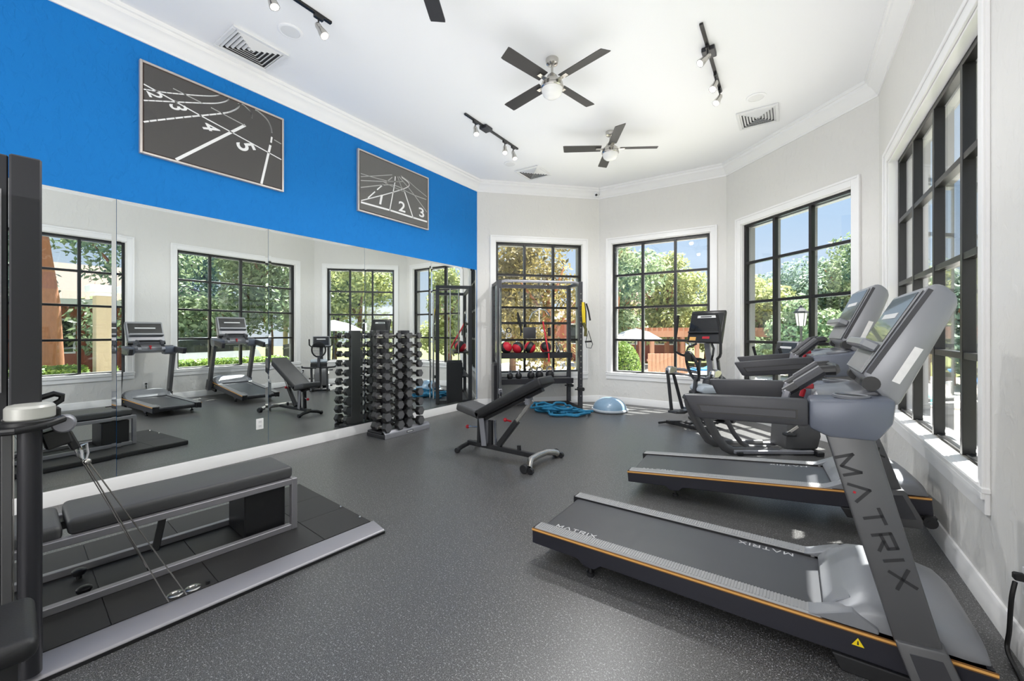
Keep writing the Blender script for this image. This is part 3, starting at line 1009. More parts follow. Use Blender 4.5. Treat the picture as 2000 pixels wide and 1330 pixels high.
    tri.add([(x - 0.003, y - 0.0004, z - 0.010), (x + 0.003, y - 0.0004, z - 0.010), (x + 0.0015, y - 0.0004, z + 0.006), (x - 0.0015, y - 0.0004, z + 0.006)], [(0, 1, 2, 3)], 1)
    tri.build('warning_sticker', [M_warn, M_letter], t, smooth=0, label='small yellow warning triangle')
    # handrails
    for s in (-1, 1):
        y0, y1 = s * 0.345, s * 0.405
        poly = [(0.888, 1.082), (0.935, 0.982), (0.962, 0.975), (1.372, 0.990), (1.372, 1.100)]
        h = MB().prism(poly, 'y', min(y0, y1), max(y0, y1)).build('handrail', M_matte, t, bevel=0.010, seg=2)
        ins = [(0.945, 1.042), (0.965, 1.005), (1.335, 1.016), (1.335, 1.056)]
        MB().prism(ins, 'y', s * 0.4045, s * 0.407).build('grip_inlay', M_black, h)
        ins = [(0.957, 1.037), (0.970, 1.010), (1.329, 1.021), (1.329, 1.051)]
        MB().prism(ins, 'y', s * 0.4065, s * 0.4085).build('grip_pad', M_matte, h, bevel=0.001)
    # console housings left and right, with bottle holders, and the bridge between
    for s in (-1, 1):
        poly = [(1.372, 1.100), (1.372, 0.985), (1.44, 0.955), (1.585, 0.958), (1.632, 1.03), (1.640, 1.122)]
        y0, y1 = s * 0.215, s * 0.405
        hs = MB().prism(poly, 'y', min(y0, y1), max(y0, y1)).build('console_pod', M_hous, t, bevel=0.016, seg=2)
        c = (1.515, s * 0.315, 1.116)
        q = MB()
        q.lathe([(0.058, -0.006), (0.062, 0.006), (0.054, 0.008), (0.049, -0.004), (0.0, -0.004)], c, 22)
        q.build('bottle_holder_rim', M_dispgrey, hs)
        MB().cyl((c[0], c[1], c[2] - 0.002), (c[0], c[1], c[2] + 0.0035), 0.048, n=22).build('bottle_holder_well', M_plastic, hs)
    MB().prism([(1.40, 1.095), (1.40, 1.02), (1.50, 0.985), (1.62, 1.01), (1.64, 1.125), (1.60, 1.14)], 'y', -0.216, 0.216).build('console_bridge', M_dispgrey, t, bevel=0.012)
    # cross grip bar with pulse sensors
    g = MB()
    for s in (-1, 1):
        g.tube([(1.29, s * 0.17, 1.095), (1.33, s * 0.17, 1.125), (1.43, s * 0.17, 1.205), (1.475, s * 0.17, 1.21)], 0.024, 10)
    g.tube([(1.475, -0.17, 1.21), (1.485, 0, 1.212), (1.475, 0.17, 1.21)], 0.018, 10)
    gb = g.build('pulse_grip', M_plastic, t)
    for s in (-1, 1):
        MB().tube([(1.335, s * 0.17 - 0.002, 1.133), (1.43, s * 0.17 - 0.002, 1.209)], (0.0255), 10).build('sensor_plate', M_matte, gb)
        MB().bar((1.285, s * 0.17, 1.05), (1.30, s * 0.17, 1.11), 0.05, 0.03).build('grip_bracket', M_steel, gb, bevel=0.006)
    MB().box((1.385, 0, 1.115), (0.038, 0.036, 0.024)).cyl((1.365, 0, 1.10), (1.355, 0, 1.06), 0.012, n=10).build('safety_key', M_red, t, bevel=0.005, label='red safety stop key')
    # display head: slab leaning away from the user
    P = [(1.568, 1.175), (1.555, 1.205), (1.742, 1.548), (1.768, 1.566), (1.795, 1.560), (1.828, 1.520), (1.832, 1.480), (1.668, 1.085), (1.640, 1.085)]
    dh = MB().prism(P, 'y', -0.27, 0.27).build('display_head', M_dispgrey, t, bevel=0.016, seg=2)
    f0, f1 = Vector((1.5525, 1.205)), Vector((1.7405, 1.550))
    fx = (f1 - f0).normalized(); fn = Vector((-fx.y, fx.x))
    def face(a, c, y0, y1, th, nm, mm, base=0.0, bev=0.0):
        p, q = f0 + fx * a, f0 + fx * c
        k0, k1 = fn * base, fn * (base + th)
        return MB().prism([tuple(p + k0), tuple(q + k0), tuple(q + k1), tuple(p + k1)], 'y', y0, y1).build(nm, mm, dh, bevel=bev)
    face(0.005, 0.385, -0.262, 0.262, 0.004, 'bezel', M_dispgrey)
    face(0.15, 0.375, -0.245, 0.245, 0.002, 'screen', M_screen, 0.004)
    face(0.262, 0.287, -0.15, 0.15, 0.0012, 'screen_banner', M_wletter, 0.006)
    face(0.100, 0.140, -0.25, 0.25, 0.060, 'reading_ledge', M_dispgrey, 0.004, 0.008)
    face(0.012, 0.10, -0.22, 0.22, 0.0015, 'keypad', M_trimal, 0.004)
    # back seam strip and the white sticker on the near side
    MB().prism([(1.566, 1.214), (1.582, 1.206), (1.764, 1.540), (1.750, 1.548)], 'y', -0.2715, -0.2695).build('side_seam', M_matte, dh)
    MB().prism([(1.712, 1.322), (1.736, 1.312), (1.668, 1.172), (1.645, 1.183)], 'y', -0.2722, -0.2700).build('sticker', M_label, dh, label='white paper sticker on the side of the display')
    # mast joining the display to the bridge
    MB().prism([(1.56, 1.08), (1.66, 1.08), (1.70, 1.16), (1.60, 1.22)], 'y', -0.20, 0.20).build('display_mast', M_matte, t, bevel=0.01)
    MB().cyl((1.583, -0.272, 1.168), (1.583, -0.20, 1.168), 0.030, n=16).build('tilt_pivot', M_plastic, dh)
    MB().cyl((1.583, 0.20, 1.168), (1.583, 0.272, 1.168), 0.030, n=16).build('tilt_pivot', M_plastic, dh)
    return t
ta = treadmill('grey treadmill nearest the camera, with its bottom right upright lettered in dark capitals')
ta.location = (-1.31, 2.483, 0)
tb = copy_thing(ta, label='second grey treadmill, parked behind the nearest one with its deck raised at the front')
INC = R(4.6)
tb.rotation_euler = (0, -INC, R(4.0))
tb.location = (-1.175, 3.83, 0.0)

# ---------------------------------------------------------------- dumbbell rack and dumbbells
t = thing('dumbbell_rack', 'upright two-post dumbbell rack with a silver-fronted base by the mirror', 'dumbbell rack', (-4.46, 3.80, 0))
MB().bx(-0.19, 0.19, -0.385, 0.385, 0.0, 0.05).bx(-0.19, 0.10, -0.375, 0.375, 0.05, 0.075).build('base', M_dark, t, bevel=0.006)
fp = MB().prism([(0.188, 0.0), (0.196, 0.0), (0.196, 0.062), (0.165, 0.098), (0.135, 0.098), (0.188, 0.058)], 'y', -0.39, 0.39).build('front_plate', M_steel, t, bevel=0.003)
MB().bx(0.1965, 0.1985, -0.035, 0.075, 0.022, 0.050).build('name_plate', M_matte, fp)
MB().bx(0.1984, 0.1995, -0.025, 0.065, 0.029, 0.043).build('plate_inlay', M_wletter, fp)
posts = (-0.235, 0.125)
NT = 10
tz = [0.155 + 0.1315 * k for k in range(NT)]
for py in posts:
    MB().bx(-0.075, 0.045, py - 0.028, py + 0.028, 0.05, 1.40).build('post', M_matte, t, bevel=0.006)
    MB().bx(-0.095, -0.075, py - 0.075, py + 0.075, 0.05, 1.40).build('back_panel', M_upr, t, bevel=0.006)
for py in posts:
    for k in range(NT):
        rad = 0.066 - 0.0022 * k
        for s in (-1, 1):
            yy = py + s * 0.104
            q = MB()
            # angled saddle arm and rest strip under the handle
            z = tz[k] - 0.030
            q.bx(-0.022, 0.030, min(py, yy + s * 0.03), max(py, yy + s * 0.03), z - 0.010, z)
            q.bx(0.030, 0.036, min(py, yy + s * 0.04), max(py, yy + s * 0.04), z - 0.014, z + 0.020)
            q.build('saddle', M_nickel, t, bevel=0.002)
def dumbbell(rad, hl, gap):
    """hex dumbbell along x, centred on its handle"""
    def head(s):
        b = MB()
        n = 6
        xs = [(s * gap / 2, 0.80), (s * (gap / 2 + 0.012), 1.0), (s * (gap / 2 + hl - 0.008), 1.0), (s * (gap / 2 + hl), 0.86)]
        vs = []
        for x, f in xs:
            for i in range(n):
                a = 2 * PI * i / n
                vs.append((x, rad * f * math.cos(a), rad * f * math.sin(a)))
        fs = []
        for j in range(3):
            for i in range(n):
                fs.append((j * n + i, j * n + (i + 1) % n, (j + 1) * n + (i + 1) % n, (j + 1) * n + i))
        fs += [tuple(range(n)), tuple(range(3 * n, 4 * n))]
        b.add(vs, fs, 0)
        b.m[-1] = 1; b.m[-2] = 1
        return b.mesh('head', [M_hex, M_hexlit], smooth=20)
    h = MB().tube([(-gap / 2 - 0.005, 0, 0), (-gap / 4, 0, 0), (0, 0, 0), (gap / 4, 0, 0), (gap / 2 + 0.005, 0, 0)], [0.014, 0.0165, 0.018, 0.0165, 0.014], 10).mesh('handle', M_nickel)
    return head(-1), head(1), h
ORD = ['bottom', 'second from the bottom', 'third from the bottom', 'fourth from the bottom', 'fifth from the bottom', 'fifth from the top', 'fourth from the top', 'third from the top', 'second from the top', 'top']
for k in range(NT):
    rad = 0.066 - 0.0022 * k
    hl = 0.085 - 0.0040 * k
    m1, m2_, m3 = dumbbell(rad, hl, 0.125)
    for pi_, py in enumerate(posts):
        for s in (-1, 1):
            yy = py + s * 0.104
            d = thing('hex_dumbbell', 'black hex dumbbell on the %s tier, %s side of the %s post' % (ORD[k], 'near' if s < 0 else 'far', 'nearer' if pi_ == 0 else 'farther'), 'dumbbell',
                      (-4.46 + 0.055, 3.80 + yy, tz[k] - 0.030 + 0.0185), 0, 'hex dumbbells on the rack')
            part(m1, 'head', d); part(m2_, 'head', d); part(m3, 'handle', d)

# ---------------------------------------------------------------- adjustable bench in the middle of the floor
t = thing('weight_bench', 'black adjustable bench set at an incline in the middle of the floor', 'exercise bench', (-2.70, 3.70, 0), 0)
def X(d): return d + 2.70
sp = MB().bar((X(-3.13), 0, 0.085), (X(-2.17), 0, 0.075), 0.05, 0.05)
sp.build('spine', M_plastic, t, bevel=0.006)
MB().tube([(X(-3.14), -0.17, 0.035), (X(-3.13), -0.12, 0.055), (X(-3.12), 0, 0.075), (X(-3.13), 0.12, 0.055), (X(-3.14), 0.17, 0.035)], 0.026, 10).build('rear_foot', M_plastic, t)
MB().tube([(X(-2.11), -0.30, 0.045), (X(-2.13), -0.25, 0.068), (X(-2.17), -0.16, 0.085), (X(-2.18), 0, 0.088), (X(-2.17), 0.16, 0.085), (X(-2.13), 0.25, 0.068), (X(-2.11), 0.30, 0.045)], 0.034, 12).build('front_foot', M_nickel, t)
for s in (-1, 1):
    wq = MB().cyl((X(-2.145), s * 0.30, 0.043), (X(-2.145), s * 0.345, 0.043), 0.043, n=18)
    wq.build('rubber_foot', M_rubber, t, bevel=0.004)
    w2 = MB().cyl((X(-2.075), s * 0.300, 0.030), (X(-2.075), s * 0.335, 0.030), 0.030, n=18).cyl((X(-2.075), s * 0.335, 0.030), (X(-2.075), s * 0.339, 0.030), 0.014, n=12)
    w2.build('wheel', M_plastic, t)
    MB().cyl((X(-3.135), s * 0.165, 0.030), (X(-3.135), s * 0.205, 0.030), 0.030, n=16).build('rubber_foot', M_rubber, t, bevel=0.003)
# pedestal
MB().bar((X(-2.965), 0, 0.10), (X(-2.955), 0, 0.42), 0.05, 0.04, up=(1, 0, 0)).build('post', M_plastic, t, bevel=0.004)
MB().bar((X(-2.86), -0.045, 0.09), (X(-2.90), -0.045, 0.40), 0.012, 0.07, up=(1, 0, 0)).bar((X(-2.86), 0.045, 0.09), (X(-2.90), 0.045, 0.40), 0.012, 0.07, up=(1, 0, 0)).build('pivot_plate', M_steel, t, bevel=0.003)
MB().bar((X(-2.80), 0, 0.09), (X(-2.80), 0, 0.38), 0.04, 0.05, up=(1, 0, 0)).build('post', M_plastic, t, bevel=0.004)
MB().cyl((X(-2.74), 0.03, 0.10), (X(-2.76), 0.03, 0.38), 0.016, n=10).build('gas_strut', M_chrome, t)
# telescopic support
MB().bar((X(-2.69), 0, 0.11), (X(-2.44), 0, 0.415), 0.05, 0.06, up=(1, 0, 0)).build('strut_sleeve', M_plastic, t, bevel=0.005)
MB().bar((X(-2.46), 0, 0.395), (X(-2.25), 0, 0.655), 0.032, 0.038, up=(1, 0, 0)).build('strut_tube', M_nickel, t, bevel=0.003)
kn = MB().cyl((X(-2.50), -0.03, 0.41), (X(-2.53), -0.085, 0.43), 0.011, n=10).ball((X(-2.535), -0.09, 0.432), 0.022, 12)
kn.build('pull_pin', M_red, t, label='red pull pin knob')
kn = MB().cyl((X(-2.93), 0, 0.285), (X(-3.10), -0.03, 0.275), 0.010, n=10, mi=1).ball((X(-3.115), -0.032, 0.274), 0.023, 12)
kn.build('pull_pin', [M_red, M_chrome], t, label='red pull pin knob')
# pads
def padbox(p, q, w, th, nm, mm, par, w1=None):
    """upholstered pad between two points (x, z) of its underside, thickness th"""
    p, q = Vector(p), Vector(q)
    x = (q - p).normalized(); n_ = Vector((-x.y, x.x))
    w1 = w if w1 is None else w1
    b = MB()
    vs = []
    for c, ww in ((p, w), (q, w1)):
        for k in (0, th):
            for s in (-1, 1):
                r_ = c + n_ * k
                vs.append((r_.x, s * ww / 2, r_.y))
    b.add(vs, [(0, 1, 3, 2), (4, 6, 7, 5), (0, 4, 5, 1), (2, 3, 7, 6), (0, 2, 6, 4), (1, 5, 7, 3)])
    return b.build(nm, mm, par, bevel=0.022, seg=3, smooth=60)
padbox((X(-3.20), 0.475), (X(-2.86), 0.405), 0.30, 0.085, 'seat', M_vinylg, t)
bk = padbox((X(-2.90), 0.400), (X(-2.05), 0.842), 0.30, 0.095, 'backrest', M_vinyl, t)
MB().bar((X(-2.88), 0, 0.385), (X(-2.12), 0, 0.780), 0.06, 0.035).build('back_frame', M_plastic, t, bevel=0.004)
MB().bar((X(-3.10), 0, 0.435), (X(-2.88), 0, 0.385), 0.05, 0.03).build('seat_frame', M_plastic, t, bevel=0.004)
MB().bar((X(-2.29), -0.05, 0.645), (X(-2.29), 0.05, 0.645), 0.05, 0.07).build('strut_bracket', M_steel, t, bevel=0.004)
MB().bar((X(-2.415), 0.0, 0.10), (X(-2.42), 0, 0.155), 0.03, 0.035, up=(1, 0, 0)).build('stop_peg', M_plastic, t, bevel=0.003)

# ---------------------------------------------------------------- storage rack with cable column in the back left bay
RK = Matrix.Translation((-4.095, 5.655, 0)) @ Matrix.Rotation(R(45.2), 4, 'Z')
def rk(x, y, z): return tuple(RK @ Vector((x, y, z)))
t = thing('storage_rack', 'dark four-post storage rack with shelves and a cable column before the left back window', 'rack', (-4.095, 5.655, 0), R(45.2))
DW, DD, HT = 1.45, 0.62, 2.265
for (x, y) in ((0, 0), (DW, 0), (0, DD), (DW, DD)):
    u = MB().bx(x - 0.035, x + 0.035, y - 0.035, y + 0.035, 0.0, HT)
    up_ = u.build('upright', M_matte, t, bevel=0.005)
    h = MB()
    z = 0.25
    while z < 2.15:
        for sx in (-1,):
            h.cyl((x, y - 0.0353, z), (x, y - 0.0358, z), 0.011, n=8)
        z += 0.10
    o = h.build('bolt_holes', M_nickel if (x, y) == (DW, 0) else M_plastic, up_, smooth=0)
    o['kind'] = 'stuff'
MB().tube([(0, -0.0, HT - 0.08), (0.03, 0, HT - 0.03), (0.10, 0, HT - 0.012), (DW - 0.10, 0, HT - 0.012), (DW - 0.03, 0, HT - 0.03), (DW, 0, HT - 0.08)], 0.024, 10).build('pull_up_bar', M_steel, t)
MB().bx(0, DW, DD - 0.03, DD + 0.03, HT - 0.07, HT - 0.005).build('top_beam', M_matte, t, bevel=0.005)
for x in (0, DW):
    MB().bx(x - 0.03, x + 0.03, 0.03, DD - 0.03, HT - 0.06, HT).build('side_beam', M_matte, t, bevel=0.005)
    MB().bx(x - 0.03, x + 0.03, 0.03, DD - 0.03, 0.01, 0.07).build('foot_beam', M_matte, t, bevel=0.005)
MB().bx(0.035, DW - 0.035, DD - 0.025, DD + 0.025, 0.01, 0.06).build('rear_beam', M_matte, t, bevel=0.004)
MB().bx(0.035, DW - 0.035, DD - 0.022, DD + 0.022, 1.52, 1.565).build('hanging_bar', M_dark, t, bevel=0.004)
for z, dep, nm in ((0.985, 0.30, 'shelf'), (0.525, 0.36, 'shelf')):
    s = MB()
    s.bx(0.035, DW - 0.035, DD - dep, DD - 0.02, z - 0.02, z)
    s.bx(0.035, DW - 0.035, DD - dep - 0.01, DD - dep, z - 0.085, z + 0.012)
    s.bx(0.035, DW - 0.035, DD - 0.03, DD - 0.02, z - 0.06, z + 0.012)
    s.build(nm, M_dark, t, bevel=0.003)
# cable column on the left side
MB().bx(-0.07, 0.07, 0.17, 0.47, 0.02, 0.80).build('weight_shroud', M_dark, t, bevel=0.01)
MB().bx(-0.06, 0.06, 0.18, 0.46, 0.80, 0.835).build('top_plate', M_matte, t, bevel=0.004)
for y in (0.24, 0.40):
    MB().cyl((0, y, 0.83), (0, y, HT - 0.06), 0.012, n=10).build('guide_rod', M_chrome, t)
MB().cyl((0.0, -0.075, 0.10), (0.0, -0.075, HT - 0.15), 0.016, n=10).build('slide_rail', M_chrome, t)
pl = MB().cyl((-0.012, -0.12, 0.36), (0.012, -0.12, 0.36), 0.055, n=20)
pl.build('pulley', M_dark, t)
MB().bx(-0.03, 0.03, -0.14, -0.035, 0.33, 0.42).build('pulley_carriage', M_steel, t, bevel=0.006)
MB().tube([(0, -0.13, 0.42), (0, -0.12, 1.0), (0, -0.10, HT - 0.12)], 0.004, 6).build('cable', M_cord, t)
for y, xx in ((-0.02, DW), (DD - 0.08, DW)):
    MB().bx(xx - 0.12, xx + 0.06, y - 0.055, y - 0.03, 0.36, 0.385).bx(xx - 0.05, xx + 0.05, y - 0.06, y + 0.055, 0.34, 0.40).build('safety_hook', M_plastic, t, bevel=0.005)

def on_rack(name, label, cat, x, y, z, group=None, rz=0):
    return thing(name, label, cat, rk(x, y, z), R(45.2) + rz, group)
YS = DD - 0.165
for i, (x, lab) in enumerate(((0.20, 'red and black medicine ball at the left end of the middle shelf'), (0.415, 'second medicine ball from the left on the middle shelf'), (0.645, 'third medicine ball from the left on the middle shelf'), (0.945, 'dark grey medicine ball with a red cap, rightmost on the middle shelf'))):
    d = on_rack('medicine_ball', lab, 'medicine ball', x, YS, 0.985 + 0.106, 'medicine balls on the rack', i * 0.9)
    MB().ball((0, 0, 0), 0.106, 22).build('body', M_redball if i < 3 else M_hex, d)
    b = MB()
    prof = [(0.1072 * math.sin(PI * (0.36 + 0.28 * k / 6)), 0.1072 * math.cos(PI * (0.36 + 0.28 * k / 6))) for k in range(7)]
    b.lathe(prof, (0, 0, 0), 22)
    a_, ti = 0.5 + i, R(62)
    Mr = Matrix.Rotation(a_, 3, 'Z') @ Matrix.Rotation(ti, 3, 'X')
    b.v = [tuple(Mr @ Vector(p)) for p in b.v]
    b.build('grip_band', M_hex if i < 3 else M_redball, d)
def kettlebell(x, y, r, lab):
    d = on_rack('kettlebell', lab, 'kettlebell', x, y, 0.525, 'kettlebells on the lower shelf', x * 3)
    MB().lathe([(r * 0.62, 0), (r * 0.9, r * 0.28), (r, r * 0.8), (r * 0.86, r * 1.35), (r * 0.45, r * 1.72), (0, r * 1.82)], n=18).build('body', M_rubber, d)
    MB().tube([(-r * 0.62, 0, r * 1.35), (-r * 0.72, 0, r * 1.9), (-r * 0.52, 0, r * 2.45), (0, 0, r * 2.62), (r * 0.52, 0, r * 2.45), (r * 0.72, 0, r * 1.9), (r * 0.62, 0, r * 1.35)], r * 0.19, 10).build('handle', M_steel, d)
kettlebell(0.27, DD - 0.17, 0.058, 'smallest black kettlebell at the left of the lower shelf')
kettlebell(0.43, DD - 0.17, 0.062, 'second black kettlebell from the left on the lower shelf')
kettlebell(0.66, DD - 0.18, 0.070, 'black kettlebell in the middle of the lower shelf')
kettlebell(0.83, DD - 0.14, 0.074, 'fourth black kettlebell along the lower shelf, with a tall handle')
kettlebell(1.02, DD - 0.18, 0.080, 'largest black kettlebell, rightmost on the lower shelf')
# loops and straps hung from the bar
d = on_rack('figure_eight_tube', 'black and white figure-eight resistance tube hanging at the left of the bar', 'resistance tube', 0.27, DD - 0.05, 1.52, 'attachments hung on the bar')
MB().tube([(0, 0, 0.045), (0, 0, -0.01), (0.004, 0, -0.075)], 0.006, 6).build('loop_strap', M_cord, d)
for zc in (-0.115, -0.205):
    MB().tube([(0.045 * math.cos(a), 0, zc + 0.045 * math.sin(a)) for a in [2 * PI * k / 14 for k in range(14)]], 0.011, 8, closed=True).build('loop', M_hex if zc > -0.15 else M_wletter, d)
d = on_rack('ankle_pad', 'grey padded cuff hanging from the middle of the bar', 'exercise pad', 0.66, DD - 0.065, 1.52, 'attachments hung on the bar')
MB().bx(-0.12, 0.12, -0.03, 0.02, -0.27, -0.055).build('pad', M_matte, d, bevel=0.015, seg=2)
MB().tube([(-0.06, 0, 0.05), (-0.07, 0, -0.06)], 0.008, 6).tube([(0.06, 0, 0.05), (0.07, 0, -0.06)], 0.008, 6).build('strap', M_cord, d)
d = on_rack('tricep_rope', 'black rope handle hanging left of the grey cuff', 'rope handle', 0.47, DD - 0.06, 1.52, 'attachments hung on the bar')
MB().tube([(-0.035, 0, 0.22), (-0.03, -0.01, 0.08), (0.0, -0.02, -0.02), (0.05, -0.02, -0.16)], 0.016, 8).build('rope', M_rubber, d)
MB().tube([(-0.035, 0, 0.22), (0.0, -0.005, 0.10), (0.03, -0.01, -0.01), (0.02, -0.02, -0.22)], 0.016, 8).build('rope', M_rubber, d)
d = on_rack('curl_handle', 'chrome curved cable handle standing above the bar', 'cable handle', 0.86, DD - 0.03, 1.565, 'attachments hung on the bar')
MB().tube([(-0.20, 0, 0.02), (-0.14, 0, 0.16), (0.0, 0, 0.245), (0.12, 0, 0.22), (0.20, 0, 0.13)], 0.014, 10).build('bar', M_chrome, d)
MB().tube([(0.0, 0.0, 0.24), (0.0, 0.0, 0.0)], 0.008, 8).build('stem', M_chrome, d)
d = on_rack('red_band', 'red resistance band hanging from the bar down past the medicine balls', 'resistance band', 0.93, DD - 0.06, 1.52, 'attachments hung on the bar')
MB().tube([(0.0, 0.02, 0.05), (0.0, -0.03, -0.05), (0.01, -0.20, -0.35), (0.02, -0.285, -0.52), (0.025, -0.29, -0.68)], (0.016), 8).build('band', M_redball, d)
MB().bx(-0.06, 0.05, -0.30, -0.27, -0.53, -0.50).build('handle', M_plastic, d, bevel=0.006)
d = on_rack('black_bar_pad', 'black padded grip hanging right of the red band', 'rope handle', 1.04, DD - 0.06, 1.52, 'attachments hung on the bar')
MB().tube([(0, 0.01, 0.05), (0, -0.01, -0.06)], 0.007, 6).build('strap', M_cord, d)
MB().cyl((0, -0.01, -0.06), (0.0, -0.01, -0.22), 0.030, n=14).build('grip', M_rubber, d, bevel=0.006)
d = on_rack('chain_handles', 'dark tangle of cable handles at the right end of the middle shelf', 'cable handle', 1.20, YS, 0.985)
for k in range(4):
    a = k * 1.3
    MB().tube([(0.05 * math.cos(a) + 0.02 * k - 0.03, 0.05 * math.sin(a), 0.012), (0.07 * math.cos(a + 0.5) + 0.02 * k - 0.03, 0.02, 0.16 + 0.03 * k), (0.05 * math.cos(a + 2.2) + 0.02 * k - 0.03, -0.04, 0.012)], 0.010, 8).build('stirrup', M_plastic if k % 2 else M_steel, d)
# yellow suspension trainer on the right front post
d = on_rack('suspension_trainer', 'yellow and black suspension strap looped on the right front post', 'suspension strap', DW + 0.045, -0.045, 1.90)
for k in range(4):
    MB().tube([(0.0 + 0.012 * k - 0.02, 0, 0.0), (-0.03 + 0.022 * k, -0.02, -0.16), (-0.02 + 0.018 * k, -0.03, -0.36 - 0.03 * k), (0.0 + 0.012 * k, -0.02, -0.42)], 0.011, 6).build('strap', M_yellow if k < 3 else M_rubber, d)
MB().tube([(0.05, 0, -0.02), (0.09, -0.01, -0.16), (0.12, -0.01, -0.32)], 0.016, 8).build('strap', M_rubber, d)
MB().tube([(-0.01, -0.02, -0.36), (0.03, -0.03, -0.48), (0.02, -0.03, -0.60)], 0.028, 8).build('strap', mat('olive_webbing', (88, 84, 40), 0.7), d)
for zz, rr in ((-0.62, 0.05),):
    MB().tube([(0.09, 0, -0.50), (0.14, 0, -0.66), (0.17, 0, -0.74), (0.14, 0, -0.81), (0.06, 0, -0.80), (0.04, 0, -0.70), (0.07, 0, -0.58)], 0.006, 6, closed=True).build('loop', M_cord, d)
MB().cyl((0.03, 0, -0.695), (0.15, 0, -0.69), 0.015, n=10).build('grip', M_rubber, d)

# ---------------------------------------------------------------- blue battle rope in loose coils
rnd = random.Random(11)
P = []
NK = 78
for k in range(NK):
    s = k / (NK - 1)
    a = k * 0.62
    lay = 0.5 + 0.5 * math.sin(k * 0.173)
    ra = 0.14 + 0.17 * rnd.random() + 0.05 * math.sin(k * 0.37)
    P.append((-3.62 + 0.62 * s + ra * 1.05 * math.cos(a), 6.20 + 0.08 * math.sin(s * 6) + ra * 0.9 * math.sin(a), 0.024 + 0.15 * lay * math.sin(PI * min(1, 0.15 + s * 0.85)) * (0.5 + 0.5 * rnd.random())))
for a in [0.22 * k for k in range(34)]:
    P.append((-2.93 + (0.20 - 0.0012 * a) * math.cos(a + 2.4), 6.28 + 0.20 * math.sin(a + 2.4), 0.024 + 0.03 * (0.5 + 0.5 * math.sin(2.3 * a))))
P += [(-2.75, 6.40, 0.06), (-2.80, 6.45, 0.03), (-2.95, 6.42, 0.026)]
P = [tuple(p) for p in P]
Q = []
for k in range(len(P) - 1):
    a, b, c, d = (Vector(P[max(k - 1, 0)]), Vector(P[k]), Vector(P[k + 1]), Vector(P[min(k + 2, len(P) - 1)]))
    for s in (0.0, 0.33, 0.66):
        Q.append(tuple(0.5 * ((2 * b) + (c - a) * s + (2 * a - 5 * b + 4 * c - d) * s * s + (3 * b - a - 3 * c + d) * s ** 3)))
P = Q + [P[-1]]
t = thing('battle_rope', 'blue battle rope heaped in loose coils on the floor before the rack', 'rope', (0, 0, 0))
MB().tube(P, 0.019, 8).build('rope', M_rope, t)
MB().tube([P[-1], (-3.03, 6.40, 0.024), (-3.11, 6.385, 0.024)], 0.024, 8).build('handle', M_rubber, t)

# ---------------------------------------------------------------- half-ball balance trainer
t = thing('balance_trainer', 'pale blue half-ball balance trainer on the floor near the middle window', 'balance ball', (-2.60, 6.87, 0))
MB().lathe([(0.0, 0.0), (0.28, 0.0), (0.305, 0.012), (0.312, 0.030), (0.305, 0.046), (0.285, 0.052), (0.0, 0.052)], n=40).build('base', M_bosub, t)
MB().lathe([(0.285, 0.050)] + [(0.285 * math.cos(PI / 2 * k / 9), 0.050 + 0.19 * math.sin(PI / 2 * k / 9)) for k in range(1, 10)], n=40).build('dome', M_bosu, t)

# ---------------------------------------------------------------- elliptical trainer
t = thing('elliptical_trainer', 'black elliptical trainer with tall handles in front of the right back corner windows', 'elliptical trainer', (-1.24, 6.20, 0), R(69))
MB().bar((0.08, -0.34, 0.035), (0.08, 0.34, 0.035), 0.07, 0.05).build('rear_stabiliser', M_plastic, t, bevel=0.008)
MB().bar((0.08, 0.0, 0.06), (0.80, 0.0, 0.06), 0.09, 0.05).build('base_beam', M_plastic, t, bevel=0.006)
MB().bar((0.02, -0.26, 0.05), (0.48, 0.22, 0.07), 0.05, 0.04).bar((0.02, 0.26, 0.05), (0.48, -0.22, 0.07), 0.05, 0.04).build('cross_frame', M_plastic, t, bevel=0.005)
for s in (-1, 1):
    MB().tube([(0.08, s * 0.34, 0.03), (-0.04, s * 0.40, 0.02)], 0.016, 8).build('levelling_foot', M_rubber, t)
MB().bar((0.95, -0.22, 0.03), (0.95, 0.22, 0.03), 0.07, 0.06).build('front_stabiliser', M_plastic, t, bevel=0.008)
hsg = MB().prism([(0.52, 0.06), (1.0, 0.06), (1.02, 0.35), (0.96, 0.66), (0.80, 0.74), (0.64, 0.66), (0.53, 0.40)], 'y', -0.11, 0.11)
hsg.build('flywheel_housing', M_matte, t, bevel=0.03, seg=2)
MB().bar((0.74, 0, 0.60), (0.58, 0, 1.25), 0.09, 0.06, up=(1, 0, 0)).build('mast', M_steel, t, bevel=0.01)
# console leaning towards the user
dh = MB().prism([(0.46, 1.22), (0.61, 1.69), (0.64, 1.70), (0.655, 1.66), (0.53, 1.20)], 'y', -0.265, 0.265).build('display_head', M_plastic, t, bevel=0.012)
fx = Vector((0.15, 0.47)).normalized(); fn = Vector((-fx.y, fx.x)); f0 = Vector((0.46, 1.22))
def face2(a, c, y0, y1, th, nm, mm, base=0.0):
    p, q = f0 + fx * a, f0 + fx * c
    return MB().prism([tuple(p + fn * base), tuple(q + fn * base), tuple(q + fn * (base + th)), tuple(p + fn * (base + th))], 'y', y0, y1).build(nm, mm, dh)
face2(0.17, 0.46, -0.245, 0.245, 0.002, 'screen', M_screen)
face2(0.385, 0.425, -0.15, 0.15, 0.001, 'screen_banner', M_wletter, 0.002)
face2(0.395, 0.413, -0.07, 0.10, 0.001, 'banner_text', M_letter, 0.003)
face2(0.03, 0.085, 0.12, 0.22, 0.002, 'key_row', M_orange)
face2(0.06, 0.095, -0.09, 0.02, 0.002, 'stop_key', M_red)
face2(0.145, 0.165, -0.25, 0.25, 0.03, 'reading_ledge', M_plastic)
